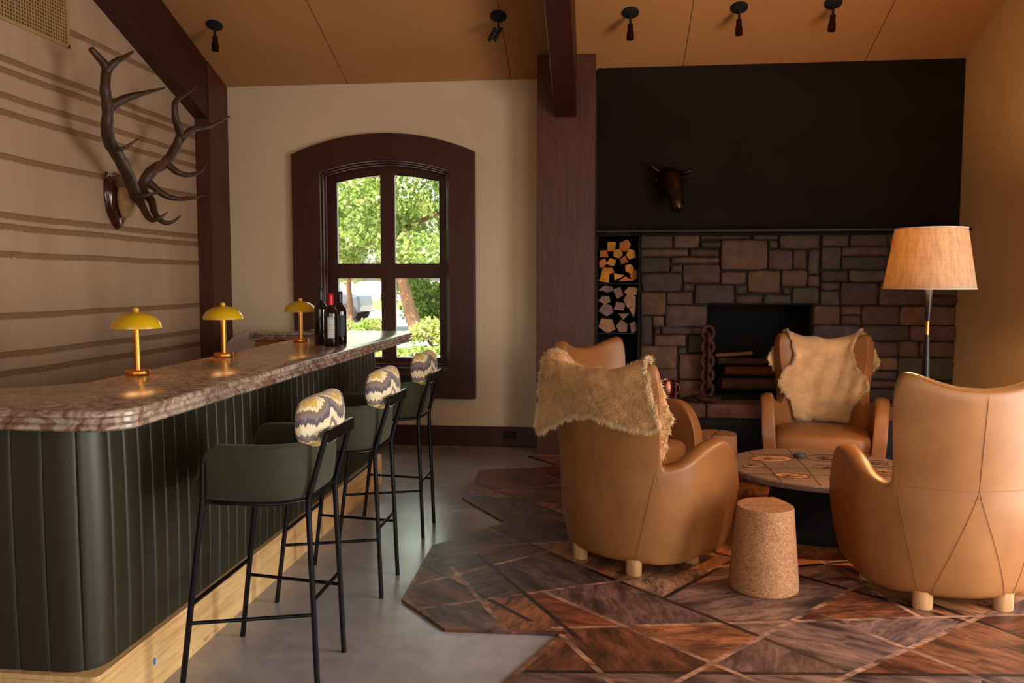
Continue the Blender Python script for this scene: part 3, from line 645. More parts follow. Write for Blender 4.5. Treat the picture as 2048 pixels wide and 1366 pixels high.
# ---------------------------------------------------------------- bar
bar = empty('bar', (-1.58, 4.0, 0), label='dark olive channelled leather bar front on a raw plywood plinth', cat='bar')
bo = Vector(bar.location)
body = fillet([(-3.44, 2.40), (-1.60, 2.40), (-1.60, 5.70), (-1.62, 5.72), (-2.0, 5.72), (-2.0, 2.84), (-3.44, 2.84)], [0, .09, .0, 0, 0, 0, 0], 10)
# channelled leather skin: walk along the front path
path = fillet([(-3.44, 2.40), (-1.60, 2.40), (-1.60, 5.70)], [0, .09, 0], 16)
pl = [Vector((p[0], p[1])) for p in path]; 
d = [0]
for a, b in zip(pl, pl[1:]): d.append(d[-1]+(b-a).length)
def at(s):
    for i in range(len(d)-1):
        if s <= d[i+1] or i == len(d)-2:
            t = (s-d[i])/(d[i+1]-d[i]); p = pl[i].lerp(pl[i+1], t); e = (pl[i+1]-pl[i]).normalized(); return p, Vector((e.y, -e.x))
L = d[-1]; ncorner = d[17]
s0 = ncorner+.02; pitch = .084; rows = []; nz = 5
edges = [s0-.11-.105*k for k in range(int((s0-.11)/.105)+1)][::-1]+[s0]+[s0+pitch*k for k in range(1, int((L-s0)/pitch)+1)]
edges = sorted(set([0]+[e for e in edges if 0 < e < L]+[L])); S_ = []
for a, b in zip(edges, edges[1:]):
    for k in (0, .025, .06, .12, .25, .5, .75, .88, .94, .975): S_.append((a+(b-a)*k, k))
S_.append((L, 0)); V = []; F = []
for (s, t) in S_:
    p, n_ = at(s); e = 1-abs(2*t-1)**8; bul = .003+.009*e**.55
    for j in range(nz):
        zz = .205+(1.01-.205)*j/(nz-1); tuck = 1 if 0 < j < nz-1 else .5
        V.append((p.x+n_.x*bul*tuck-bo.x, p.y+n_.y*bul*tuck-bo.y, zz))
for i in range(len(S_)-1):
    for j in range(nz-1): F.append((i*nz+j, (i+1)*nz+j, (i+1)*nz+j+1, i*nz+j+1))
MB().add(V, F).build('leather_panel', M['green_leather'], bar, 50)
MB().prism([(x-bo.x, y-bo.y) for x, y in offset(body, .004)], .2, 1.008).build('carcass', M['green_leather'], bar)
pln = fillet([(-3.44, 2.37), (-1.57, 2.37), (-1.57, 5.76), (-2.0, 5.76), (-2.0, 2.84), (-3.44, 2.84)], [0, .02, 0, 0, 0, 0], 4)
pp = [(x-bo.x, y-bo.y) for x, y in pln]
pb = MB().rings([[(x, y, z) for x, y in offset(pp, k)] for z, k in ((0, 0), (.186, 0), (.187, .003), (.190, .003), (.191, 0), (.205, 0))]).build('plinth', M['ply'], bar)
pb['label'] = 'raw plywood plinth'
MB().sphere((.012, -1.30, .105), .012, sq=(.15, .6, 1.2)).build('tape', M['copper_tape'], bar)['label'] = 'small blue tape dab'
MB().box((-.42, 1.72, 0), (-.40, 1.725, 1.0)).build('edge_strip', M['brass'], bar)
rp = MB().box((-1.02, 1.99, .0), (-.30, 2.2, 1.008)).build('return_panel', M['tan_panel'], bar); rp['label'] = 'orange tan panel under the far return'
# countertop
ct_out = fillet([(-3.44, 2.255), (-1.39, 2.255), (-1.395, 6.0), (-1.46, 6.20), (-2.63, 6.20), (-2.63, 5.93), (-2.04, 5.93), (-1.925, 2.90), (-2.10, 2.73), (-3.44, 2.73)], [0, .11, .01, .02, .03, .03, .04, .08, .08, 0], 10)
prof = [(1.006, .014), (1.008, .006), (1.014, 0), (1.024, 0), (1.029, .006), (1.031, .012), (1.044, .012), (1.048, .006), (1.052, 0), (1.062, 0), (1.068, .004), (1.070, .010)]
tag(MB().rings([[(x, y, z) for x, y in offset(ct_out, k)] for z, k in prof]).build('bar_countertop', M['marble'], None, 40), 'veined brown marble bar counter top with rounded corner and ogee edge', 'countertop')

# table lamps on the bar
def table_lamp(x, y, label):
    t = empty('table_lamp', (x, y, 1.07), label=label, cat='lamp', group='yellow dome lamps along the bar')
    MB().lathe([(.002, 0), (.045, 0), (.047, .003), (.047, .018), (.044, .022), (.013, .023)], 36).build('base', M['brass'], t, 40)
    MB().lathe([(.013, .02), (.013, .205), (.004, .207)], 20).build('stem', M['brass'], t, 50)
    rs_o = []; Rr, hh = .097, .066
    prof_ = [(Rr*math.sin(PI/2*k/10), .19+hh*math.cos(PI/2*k/10)) for k in range(1, 11)]
    prof_ = [(.003, .19+hh)]+prof_+[(Rr-.003, .189)]+[((Rr-.004)*math.sin(PI/2*k/10), .189+(hh-.004)*math.cos(PI/2*k/10)) for k in range(10, 0, -1)]+[(.003, .188+hh-.004)]
    MB().lathe(prof_, 40, caps=(False, False)).build('shade', M['yellow'], t, 50)
    MB().sphere((0, 0, .263), .0125).build('finial', M['yellow'], t, 180)
    for dx in (-.035, .035):
        g = lamp('lamp_glow', 'POINT', (x+dx, y-.03, 1.07+.215), .28, (1, .54, .2), shadow_soft_size=.03)
    return t
table_lamp(-1.868, 3.16, 'yellow dome table lamp nearest the rounded corner of the bar')
table_lamp(-1.883, 3.964, 'yellow dome table lamp in the middle of the bar row')
table_lamp(-1.869, 4.997, 'yellow dome table lamp beside the wine bottles')
# wine bottles
def bottle(x, y, hh, r, foil, label, lab, labmat):
    t = empty('wine_bottle', (x, y, 1.07), label=label, cat='bottle', group='wine bottles on the bar')
    MB().lathe([(.02, .006), (r*.95, 0), (r, .006), (r, .62*hh), (r*.95, .67*hh), (r*.7, .72*hh), (r*.45, .76*hh), (r*.40, .80*hh), (r*.39, .995*hh), (r*.3, hh)], 32).build('glass', M['bottle'], t, 50)
    MB().lathe([(r*.415, .79*hh), (r*.415, .955*hh), (r*.45, .957*hh), (r*.45, .985*hh), (r*.42, .99*hh), (r*.41, 1.004*hh), (.003, 1.005*hh)], 24, caps=(False, True)).build('foil_capsule', foil, t, 40)
    a0, a1 = lab; z0, z1 = .16*hh, .56*hh
    lb = MB(); n = 14; rr = r+.0008
    lb.rings([[(rr*math.cos(a0+(a1-a0)*k/n), rr*math.sin(a0+(a1-a0)*k/n), zz) for k in range(n+1)] for zz in (z0, z1)], closed=False, caps=(False, False))
    lo = lb.build('paper_label', labmat, t)
bottle(-1.575, 4.70, .305, .041, M['red_foil'], 'red capped wine bottle with a pale paper label, front of the three', (-1.75, -.75), M['paper'])
bottle(-1.68, 4.83, .335, .040, M['black_foil'], 'tall black capped wine bottle at the left of the three', (-.6, .4), M['label_dark'])
bottle(-1.575, 4.87, .315, .040, M['black_foil'], 'black capped wine bottle at the right with a dark label', (-1.6, -.4), M['label_dark'])

# ---------------------------------------------------------------- generic shell surface
def mesh_grid(name, rows, mat, parent, closed=False):
    return MB().rings(rows, closed=closed, caps=(False, False)).build(name, mat, parent, fix=True)
# ---------------------------------------------------------------- bar stools
def make_stool():
    t = empty('bar_stool')
    # tub: U-shaped mid surface, superelliptic plan, open to the front (+y)
    def plan(a):   # a: degrees from the rear
        r = math.radians(a); s, c = math.sin(r), math.cos(r)
        x = .222*math.copysign(abs(s)**.62, s); y = (-.215 if c > 0 else -.18)*math.copysign(abs(c)**.62, c) if c > 0 else .19*abs(c)**.62
        return x, y-.0
    angs = [-128, -126, -122, -116, -108, -98, -88, -78, -68, -58, -48, -38, -28, -18, -8, 0]; angs += [-a for a in reversed(angs[:-1])]
    def top(a):
        a = abs(a)
        return .892 if a < 108 else float(np.interp(a, [108, 116, 122, 126, 128], [.892, .875, .84, .80, .77]))
    rows = []
    for j in range(8):
        row = []
        for a in angs:
            x, y = plan(a); tp = top(a); bt = .695; zz = bt+(tp-bt)*j/7; k = .93+.07*min(1, (zz-.69)/.10)
            row.append((x*k, y*k, zz))
        rows.append(row)
    o = mesh_grid('tub', rows, M['velvet'], t); m = o.modifiers.new('so', 'SOLIDIFY'); m.thickness = .046; m.offset = 0; bake(o); subsurf(o, 2)
    # seat cushion
    pl_ = []
    for k in range(40):
        a = 2*PI*k/40; s, c = math.sin(a), math.cos(a); pl_.append((.205*math.copysign(abs(s)**.55, s), .02+.215*math.copysign(abs(c)**.55, c)))
    o = MB().rings([[(x*s, .02+(y-.02)*s, z) for x, y in pl_] for z, s in ((.678, .9), (.682, .985), (.70, 1.01), (.735, 1.0), (.752, .96), (.762, .85), (.768, .5), (.769, .1))]).build('seat', M['velvet'], t); subsurf(o, 1)
    # backrest cushion
    n = 36; sec = []
    rr = []
    for i in range(17):
        u = math.sin(PI/2*(-1+2*i/16)); x = .18*u; e = max(.02, (1-abs(u)**5))**.36; ed = max(.05, (1-abs(u)**3))**.5; yb = -.237+.045*u*u
        rr.append([(x, yb+.052*ed*math.copysign(abs(math.cos(a))**.8, math.cos(a)), 0.956+.094*e*math.copysign(abs(math.sin(a))**.62, math.sin(a))) for a in [2*PI*k/24 for k in range(24)]])
    o = MB().rings(rr).build('backrest_cushion', M['flame'], t); subsurf(o, 1); o['label'] = 'flame-stitch patterned backrest cushion'
    # frame
    for sx_ in (-1, 1):
        MB().tube([(sx_*.152, -.236, 0), (sx_*.147, -.212, .655), (sx_*.147, -.214, .69), (sx_*.142, -.282, .925)], .0105, 10).build('leg', M['black_metal'], t, 60)
        MB().tube([(sx_*.25, .222, 0), (sx_*.235, .137, .66), (sx_*.234, .132, .70), (sx_*.232, .128, .83)], .0105, 10).build('leg', M['black_metal'], t, 60)
        MB().tube([(sx_*.244, .187, .262), (sx_*.150, -.226, .272)], .007, 8).build('side_stretcher', M['black_metal'], t, 60)
    MB().tube([(-.150, -.224, .322), (.150, -.224, .322)], .007, 8).build('rear_stretcher', M['black_metal'], t, 60)
    MB().tube([(-.242, .180, .328), (.242, .180, .328)], .008, 8).build('footrail', M['black_metal'], t, 60)
    ring = [(-.235, .137)]+[(plan(a)[0]*1.035, plan(a)[1]*1.035) for a in range(-112, 113, 8)]+[(.235, .137)]
    MB().tube([(x, y, .686) for x, y in ring], .007, 8).build('seat_ring', M['black_metal'], t, 60)
    b = MB().box((-.142, -.292, .888), (.142, -.278, .932)).build('back_band', M['black_metal'], t)
    return t
st = make_stool()
for i, (y, lb) in enumerate(((2.915, 'green velvet bar stool nearest the camera, in front of the bar'), (3.775, 'green velvet bar stool in the middle of the bar row'), (4.665, 'green velvet bar stool farthest away, before the arched window'))):
    s = st if i == 0 else copy_tree(st)
    s.location = (-1.232, y, 0); s.rotation_euler = (0, 0, PI/2); tag(s, lb, 'bar stool', 'green bar stools along the counter')

# cream chairs behind the far return
def make_cream():
    t = empty('upholstered_chair'); rows = []
    for j in range(7):
        zz = .62+.43*j/6; rows.append([(.23*math.sin(math.radians(a)), -.23*math.cos(math.radians(a))-.03*(zz-.6), .62+(zz-.62)*(1-.25*(abs(a)/100)**4)) for a in range(-100, 101, 10)])
    o = mesh_grid('backrest', rows, M['cream'], t); m = o.modifiers.new('so', 'SOLIDIFY'); m.thickness = .05; m.offset = 0; bake(o); subsurf(o, 1)
    MB().lathe([(.05, .60), (.20, .60), (.22, .63), (.21, .68), (.1, .70), (.01, .70)], 28).build('seat', M['cream'], t, 60)
    for sx_ in (-1, 1):
        for sy in (-1, 1): MB().tube([(sx_*.18, sy*.18, 0), (sx_*.14, sy*.14, .61)], .014, 8).build('leg', M['black_metal'], t, 60)
    return t
c1 = make_cream(); c1.location = (-2.90, 6.42, 0); c1.rotation_euler = (0, 0, 2.4); tag(c1, 'cream upholstered chair in the corner behind the middle lamp', 'chair', 'cream chairs behind the bar')
c2 = copy_tree(c1); c2.location = (-2.31, 6.60, .02); c2.location.z = 0; c2.rotation_euler = (0, 0, 2.9); tag(c2, 'cream upholstered chair whose rounded top shows over the far marble counter', 'chair', 'cream chairs behind the bar')

# ---------------------------------------------------------------- wingback armchairs
TH = .088
def ch_top(a):
    return float(np.interp(abs(a), [0, 14, 24, 32, 37.5, 41, 43.5, 46, 48.5, 52, 58, 70, 84, 96, 104, 110, 115, 119, 122, 125], [.985, .995, 1.02, 1.045, 1.055, 1.045, .99, .83, .64, .55, .54, .565, .60, .635, .65, .645, .615, .56, .49, .36]))
def ch_mid(a, z):
    r = math.radians(a); s, c = math.sin(r), math.cos(r)
    k = float(np.interp(z, [.05, .1, .18, .3, .45, .6, .8, 1.1], [.83, .875, .925, .97, 1.0, 1.0, 1.0, 1.0])); t = min(1, max(0, (z-.56)/.44)); fl = 1+.30*t*t*(3-2*t)*.5+.15*t
    if abs(a) > 85: s = math.copysign(.996-.05*((abs(a)-85)/40)**1.5, a)
    x = .374*s; y = -.275*c if c > 0 else -.69*c
    return Vector((x*k*fl, y*k-.05*t*max(0, c), z))
def ch_nrm(a, z):
    e = ch_mid(a+1, z)-ch_mid(a-1, z); n = Vector((e.y, -e.x, 0)); return n.normalized()
def make_armchair():
    t = empty('wingback_armchair')
    angs = [-125, -124, -122, -118, -113, -108, -102, -94, -84, -74, -64, -56, -52, -49.5, -47, -45, -43, -40.5, -36, -30, -22, -14, -7, 0]; angs += [-a for a in reversed(angs[:-1])]
    rows = []
    for j in range(15):
        rows.append([tuple(ch_mid(a, .058+(ch_top(a)+.004-.058)*j/14)) for a in angs])
    o = mesh_grid('shell', rows, M['leather'], t); m = o.modifiers.new('so', 'SOLIDIFY'); m.thickness = TH; m.offset = 0; bake(o); subsurf(o, 2)
    # seat
    def plan(s):
        pts = [ch_mid(a, .4)-ch_nrm(a, .4)*(TH*.5+.0) for a in range(-118, 119, 8)]
        x1, y1 = pts[-1].x, pts[-1].y
        fr = [(x1*math.cos(PI*k/10), y1+.055*math.sin(PI*k/10)**.7) for k in range(1, 10)]
        P_ = [(p.x, p.y) for p in pts]+fr; return [(x*s, .02+(y-.02)*s) for x, y in P_]
    o = MB().rings([[(x, y, z) for x, y in plan(s)] for z, s in ((.262, .97), (.268, 1.005), (.30, 1.02), (.345, 1.015), (.375, .985), (.395, .90), (.408, .65), (.413, .2))]).build('seat_cushion', M['leather'], t); subsurf(o, 1)
    MB().rings([[(x*k, y*k, z) for x, y in plan(1.0)] for z, k in ((.06, .84), (.12, .89), (.2, .94), (.265, .98))]).build('seat_base', M['leather'], t, 50)
    # seams
    se = MB(); off = TH/2+.0012
    def on(a, z): p = ch_mid(a, z)+ch_nrm(a, z)*off; return tuple(p)
    se.tube([on(0, z) for z in np.linspace(.55, .965, 16)], .0011, 5)
    se.tube([on(a, .55) for a in range(-48, 49, 4)], .0011, 5)
    for q in (-1, 1):
        se.tube([on(q*(26*(1-k)**1.15), .55-(.55-.075)*(1-k)) for k in np.linspace(1, 0, 14)], .0011, 5)
        se.tube([on(q*(48-14*(1-k)**.9), .55-(.55-.075)*(1-k)) for k in np.linspace(1, 0, 14)], .0011, 5)
    tp = [ch_mid(a, ch_top(a))+ch_nrm(a, 1)*.030+Vector((0, 0, -.010)) for a in range(-38, 39, 2)]
    se.tube([tuple(p) for p in tp], .0012, 5)
    se.build('seam', M['seam'], t, 180)
    for x, y in ((-.172, -.212), (.172, -.212), (-.275, .14), (.275, .14)):
        MB().rings([[(x+.044*s*math.cos(2*PI*k/20), y+.034*s*math.sin(2*PI*k/20), z) for k in range(20)] for z, s in ((0, .93), (.004, .98), (.08, 1.0))]).build('leg', M['oak'], t, 50)
    return t
ac = make_armchair()
CH = [((.163, 4.303, .012), 51, 'tan leather wingback armchair with its back to us, honey sheepskin over its top'),
      ((.12, 5.45, .012), -39, 'tan leather wingback armchair with no sheepskin, half hidden beside the log niche'),
      ((1.567, 6.073, .012), -103, 'tan leather wingback armchair facing us before the fireplace, draped with hide'),
      ((1.575, 3.965, .012), 93, 'tan leather wingback armchair at the right edge, bare back toward us')]
chairs = []
for i, (loc, th, lb) in enumerate(CH):
    c = ac if i == 0 else copy_tree(ac); c.location = loc; c.rotation_euler = (0, 0, math.radians(th-90)); tag(c, lb, 'armchair', 'tan leather armchairs around the low table'); chairs.append(c)

# fur strands as fine tapered blades
def strands(mb, P_, N_, n, length, width, droop=.5, jitter=.5, side=None):
    P_ = np.array(P_); N_ = np.array(N_); R_, C_ = P_.shape[:2]
    i = RNG.random(n)*(R_-1); j = RNG.random(n)*(C_-1)
    if side is not None: i, j = side(n, R_, C_)
    i0 = np.minimum(i.astype(int), R_-2); j0 = np.minimum(j.astype(int), C_-2); u = (i-i0)[:, None]; v = (j-j0)[:, None]
    bil = lambda A: A[i0, j0]*(1-u)*(1-v)+A[i0+1, j0]*u*(1-v)+A[i0, j0+1]*(1-u)*v+A[i0+1, j0+1]*u*v
    p = bil(P_); nn = bil(N_); nn /= np.linalg.norm(nn, axis=1)[:, None]+1e-9
    cl = np.stack([np.sin(p[:, 0]*95+p[:, 2]*60), np.sin(p[:, 1]*95-p[:, 2]*70+1), np.sin(p[:, 2]*110+p[:, 0]*50+2)], 1)*.45
    dr = nn+RNG.normal(0, jitter, (n, 3))*.6+cl+np.array([0, 0, -droop]); dr /= np.linalg.norm(dr, axis=1)[:, None]
    L_ = length*(.6+.8*RNG.random(n))[:, None]; t = np.cross(dr, RNG.normal(0, 1, (n, 3))); t /= np.linalg.norm(t, axis=1)[:, None]
    w = width*.5; mid = p+dr*L_*.55; tip = p+dr*L_+np.array([0, 0, -droop*.25])*L_
    vs = np.concatenate([p-t*w, p+t*w, mid+t*w*.8, mid-t*w*.8, tip]); o = len(mb.v); idx = np.arange(n)
    mb.v += [tuple(x) for x in vs.tolist()]
    mb.f += [(o+a, o+n+a, o+2*n+a, o+3*n+a) for a in idx.tolist()]+[(o+3*n+a, o+2*n+a, o+4*n+a) for a in idx.tolist()]
    mb.c += [None]*(2*n)
def skin_grid(bounds, zlow, zin, R_out, R_rim, R_in, C_, off, flare=None, ripple=.004, seed=1):
    rg = np.random.default_rng(seed); ph = rg.random(6)*6; G = []
    def stop(a): a = abs(a); return ch_top(a) if a < 38.5 else float(np.interp(a, [38.5, 52, 68, 90], [1.055, 1.04, 1.0, .93]))
    T = [('o', k/R_out) for k in range(R_out)]+[('r', k/R_rim) for k in range(R_rim)]+[('i', k/R_in) for k in range(R_in+1)]
    for ri, (kd, t) in enumerate(T):
        aL, aR = bounds(kd, t); row = []
        for c in range(C_):
            a = aL+(aR-aL)*c/(C_-1); tp = stop(a)-.045; h = TH/2+off
            rip = ripple*(math.sin(a*.16+ph[0]+ri*.12)+.7*math.sin(a*.31+ph[1]-ri*.21)+.6*math.sin(ri*.9+ph[2]))
            if kd == 'o':
                zl = zlow(a); z = zl+(tp-zl)*t; e = h+rip+(flare(a, (tp-z)) if flare else 0); p = ch_mid(a, z)+ch_nrm(a, z)*e
            elif kd == 'r':
                g = PI*t; p = ch_mid(a, tp)+ch_nrm(a, tp)*((h+rip)*math.cos(g))+Vector((0, 0, 1))*((h+rip)*math.sin(g))
            else:
                zi = zin(a); z = tp+(zi-tp)*t; p = ch_mid(a, z)-ch_nrm(a, z)*(h+rip*1.6+.05*max(0, .62-z))
            row.append(p)
        G.append(row)
    A = np.array([[tuple(p) for p in r] for r in G]); di = np.gradient(A, axis=0); dj = np.gradient(A, axis=1); N_ = np.cross(dj, di); N_ /= np.linalg.norm(N_, axis=2)[:, :, None]+1e-9
    m0 = A[0, C_//2]; 
    if N_[0, C_//2].dot(m0-np.array([0, 0, m0[2]])) < 0: N_ = -N_
    return A, N_
# honey sheepskin (armchair with its back to us)
def zl1(a): return float(np.interp(a, [-56, -44, -34, -20, -8, 4, 14, 28, 42, 54], [.66, .655, .70, .755, .785, .79, .775, .745, .745, .79]))
A, N_ = skin_grid(lambda k, t: (-49+(8*t if k == 'o' else 8), (47-11*t) if k == 'o' else (36 if k == 'r' else 36+22*min(1, t*2))), zl1, lambda a: float(np.interp(a, [-55, 0, 30, 41, 50, 62], [.80, .72, .72, .60, .56, .60])), 14, 7, 12, 44, .016, flare=lambda a, dz: .085*max(0, (-a-24)/25)*min(1, dz/.3), seed=4)
fm = MB().rings([[tuple(p) for p in r] for r in A+N_*.004], closed=False, caps=(False, False)).rings([[tuple(p) for p in r] for r in A-N_*.004], closed=False, caps=(False, False))
strands(fm, A, N_, 52000, .018, .0028, .35, .55)
strands(fm, A, -N_, 5000, .016, .0028, .3, .6, lambda n, R_, C_: (20+RNG.random(n)*(R_-21), (C_-1)*(1-.3*RNG.random(n))))
def edge_side(n, R_, C_):
    k = RNG.integers(0, 4, n); r = RNG.random(n); e = RNG.random(n)*.4
    i = np.where(k == 0, e, np.where(k == 1, R_-1-e, r*(R_-1))); j = np.where(k == 2, e, np.where(k == 3, C_-1-e, r*(C_-1))); return i, j
sk1 = fm.build('sheepskin_throw', M['fur'], None, 180, fix=False); sk1.location = CH[0][0]; sk1.rotation_euler = (0, 0, math.radians(CH[0][1]-90))
fe = MB(); strands(fe, A, N_, 13000, .028, .0026, .6, .7, edge_side); fe.build('fleece_edge', M['fur_pale'], sk1, 180, fix=False)
tag(sk1, 'honey coloured fleece sheepskin thrown over the back of the left armchair', 'sheepskin')
# suede-side sheepskin (armchair before the fireplace)
def b3(k, t):
    if k == 'o': w = float(np.interp(t, [0, .5, 1], [40, 50, 34]))
    elif k == 'r': w = 33
    else: w = float(np.interp(t, [0, .12, .3, .42, .52, .62, .8, 1], [30, 29, 33, 52, 66, 58, 42, 36]))
    j = 1.3*math.sin(t*23+(1 if k == 'o' else 0)); return (-w+j, w+j*.7)
A, N_ = skin_grid(b3, lambda a: .70, lambda a: .425, 8, 6, 26, 40, .024, ripple=.006, seed=9)
fm = MB().rings([[tuple(p) for p in r] for r in A+N_*.003], closed=False, caps=(False, False)).rings([[tuple(p) for p in r] for r in A-N_*.003], closed=False, caps=(False, False))
sk2 = fm.build('sheepskin_throw', M['suede'], None, 180, fix=False); sk2.location = CH[2][0]; sk2.rotation_euler = (0, 0, math.radians(CH[2][1]-90))
tag(sk2, 'pale suede-side sheepskin hide hanging down the seat back of the fireplace armchair', 'sheepskin')
ff = MB(); strands(ff, A, N_, 7000, .022, .0026, .4, .8, edge_side)
def low_side(n, R_, C_): return R_-1-RNG.random(n)**1.4*(R_*.38), RNG.random(n)*(C_-1)
strands(ff, A, N_, 9000, .011, .0028, .4, .9, low_side)
ff.build('fleece_edge', M['fur_pale'], sk2, 180, fix=False)

# ---------------------------------------------------------------- low table, stools
tb = empty('coffee_table', (1.262, 4.915, .012), label='low round wooden coffee table inlaid with pale ovals, between the armchairs', cat='table')
n = 64; o = MB().lathe([(.02, .33), (.50, .33), (.517, .336), (.52, .345), (.52, .362), (.514, .368), (.02, .3685)], n).build('tabletop', M['tabletop'], tb, 40)
MB().lathe([(.02, 0), (.36, 0), (.36, .03), (.30, .05), (.27, .25), (.30, .30), (.40, .33), (.02, .33)], 40).build('base', M['soot'], tb, 40)
gv = MB(); il = MB(); tz = .3688
def tl(pts, r=.0028): gv.tube([(x, y, tz) for x, y in pts], r, 5, .5)
for a, b in (((-.5, -.1), (.5, .02)), ((-.12, -.5), (-.08, .5)), ((-.42, .28), (.4, .32)), ((.2, -.47), (.24, .46)), ((-.3, -.41), (-.34, .38)), ((-.45, -.24), (.46, -.22))): tl([a, ((a[0]+b[0])/2+.012, (a[1]+b[1])/2-.012), b])
for cx, cy, rx, ry, rot in ((-.24, .17, .135, .085, .25), (-.22, -.27, .10, .06, -.2), (.05, -.32, .09, .05, .3), (.10, .22, .12, .10, .2), (.33, .10, .09, .07, .6), (.33, -.12, .09, .06, .1), (.05, -.05, .10, .07, -.3), (.30, .30, .07, .05, .2), (-.38, -.03, .07, .05, .5)):
    el = [(cx+rx*math.cos(a)*math.cos(rot)-ry*math.sin(a)*math.sin(rot), cy+rx*math.cos(a)*math.sin(rot)+ry*math.sin(a)*math.cos(rot)) for a in [2*PI*k/36 for k in range(36)]]
    gv.tube([(x, y, tz) for x, y in el], .003, 5, .5, closed=True)
    if cx < 0 or cy < -.1: il.prism([(cx+(x-cx)*.86, cy+(y-cy)*.86) for x, y in el], tz-.001, tz+.001)
    for q in range(4):
        w = [(cx+rx*(.2+.12*q)*math.cos(a+q)+.02*math.sin(5*a), cy+ry*(.2+.12*q)*math.sin(a+q)) for a in [PI*1.3*k/12 for k in range(13)]]; gv.tube([(x, y, tz+.0012) for x, y in w], .002, 5, .5)
gv.build('carved_groove', M['groove'], tb); il.build('inlay', M['inlay'], tb)
pk = tag(MB().lathe([(.004, 0), (.034, 0), (.036, .004), (.036, .021), (.033, .025), (.004, .025)], 32).build('lidded_tin', M['puck'], None, 40), 'small round dark grey tin lying on the coffee table', 'tin'); pk.location = (1.20, 5.13, .3815)

def make_cork():
    t = empty('cork_stool'); n = 26
    def out(s, k, back):   # k: 0 round .. 1 squared
        P_ = []
        if not back: P_ = [(s*math.cos(-PI*i/n), -.006+s*math.sin(-PI*i/n)) for i in range(n+1)]
        else:
            sq = [(1, 0), (.93, .40), (.84, .80), (.72, 1.10), (.30, 1.10), (0.0, 1.06), (-.35, .98), (-.62, .80), (-.82, .55), (-.95, .28), (-1, 0)]
            ci = [(math.cos(PI*i/10), math.sin(PI*i/10)) for i in range(11)]
            P_ = [(s*(a[0]*k+b[0]*(1-k)), .006+s*(a[1]*k+b[1]*(1-k))) for a, b in zip(sq, ci)]
        return P_
    for back in (False, True):
        o = MB().rings([[(x, y, z) for x, y in out(s, k, back)] for z, s, k in ((0, .150, 0), (.006, .157, 0), (.03, .158, .1), (.2, .143, .5), (.385, .128, 1), (.392, .126, 1))]).build('cork_half', M['cork'], t, 40)
    MB().rings([[(-s, -.0058, z), (s, -.0058, z), (s, .0058, z), (-s, .0058, z)] for z, s in ((.004, .148), (.03, .154), (.2, .139), (.3905, .124))]).build('slit_shade_strip', M['groove'], t)['label'] = 'dark strip painted as the shade between the two cork halves'  # dark strip stands in for the shade inside the slit
    return t
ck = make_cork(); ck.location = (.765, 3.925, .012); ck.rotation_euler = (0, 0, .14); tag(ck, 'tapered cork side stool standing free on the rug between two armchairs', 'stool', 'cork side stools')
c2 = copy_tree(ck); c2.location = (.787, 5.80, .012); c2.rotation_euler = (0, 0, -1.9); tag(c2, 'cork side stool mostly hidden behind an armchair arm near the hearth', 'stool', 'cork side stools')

# ---------------------------------------------------------------- floor lamp
fl = empty('floor_lamp', (1.712, 4.60, .012), label='floor lamp with pale woven shade and dark tapered stem at right', cat='floor lamp')
MB().lathe([(.01, 0), (.15, 0), (.155, .006), (.15, .02), (.03, .026)], 36).build('base', M['black_metal'], fl, 40)
MB().lathe([(.012, .02), (.022, .3), (.0215, .9), (.017, 1.04), (.0125, 1.155)], 20).build('stem', M['black_metal'], fl, 60)
MB().lathe([(.0095, 1.150), (.0095, 1.225)], 16).build('brass_joint', M['brass'], fl, 60)
MB().lathe([(.0115, 1.225), (.017, 1.31), (.0215, 1.40), (.018, 1.44)], 20).build('upper_stem', M['black_metal'], fl, 60)
zb, zt, rb, rt = 1.398, 1.712, .224, .174
sh_ = MB().lathe([(rb+(rt-rb)*k/8, zb+(zt-zb)*k/8) for k in range(9)], 64, caps=(False, False)).build('lamp_shade', M['shade'], fl, 180)
rm = MB()
for r, z in ((rb, zb), (rt, zt)): rm.tube([(r*math.cos(2*PI*k/48), r*math.sin(2*PI*k/48), z) for k in range(48)], .003, 6, closed=True)
rm.build('shade_rim', M['cream'], fl, 180)
sp = MB()
for k in range(3): a = 2*PI*k/3; sp.tube([(0, 0, 1.66), (rt*math.cos(a), rt*math.sin(a), 1.715)], .002, 5)
sp.tube([(0, 0, 1.43), (0, 0, 1.66)], .006, 6); sp.build('shade_carrier', M['brass'], fl)
for dx, dz in ((-.06, 1.52), (.06, 1.52)):
    MB().sphere((dx, 0, dz), .028).build('bulb', M['bulb'], fl, 180)
lamp('floor_lamp_glow', 'POINT', (1.712, 4.58, 1.455), 50, (1, .56, .22), shadow_soft_size=.03); lamp('floor_lamp_glow', 'POINT', (1.712, 4.58, 1.66), 44, (1, .56, .22), shadow_soft_size=.03)

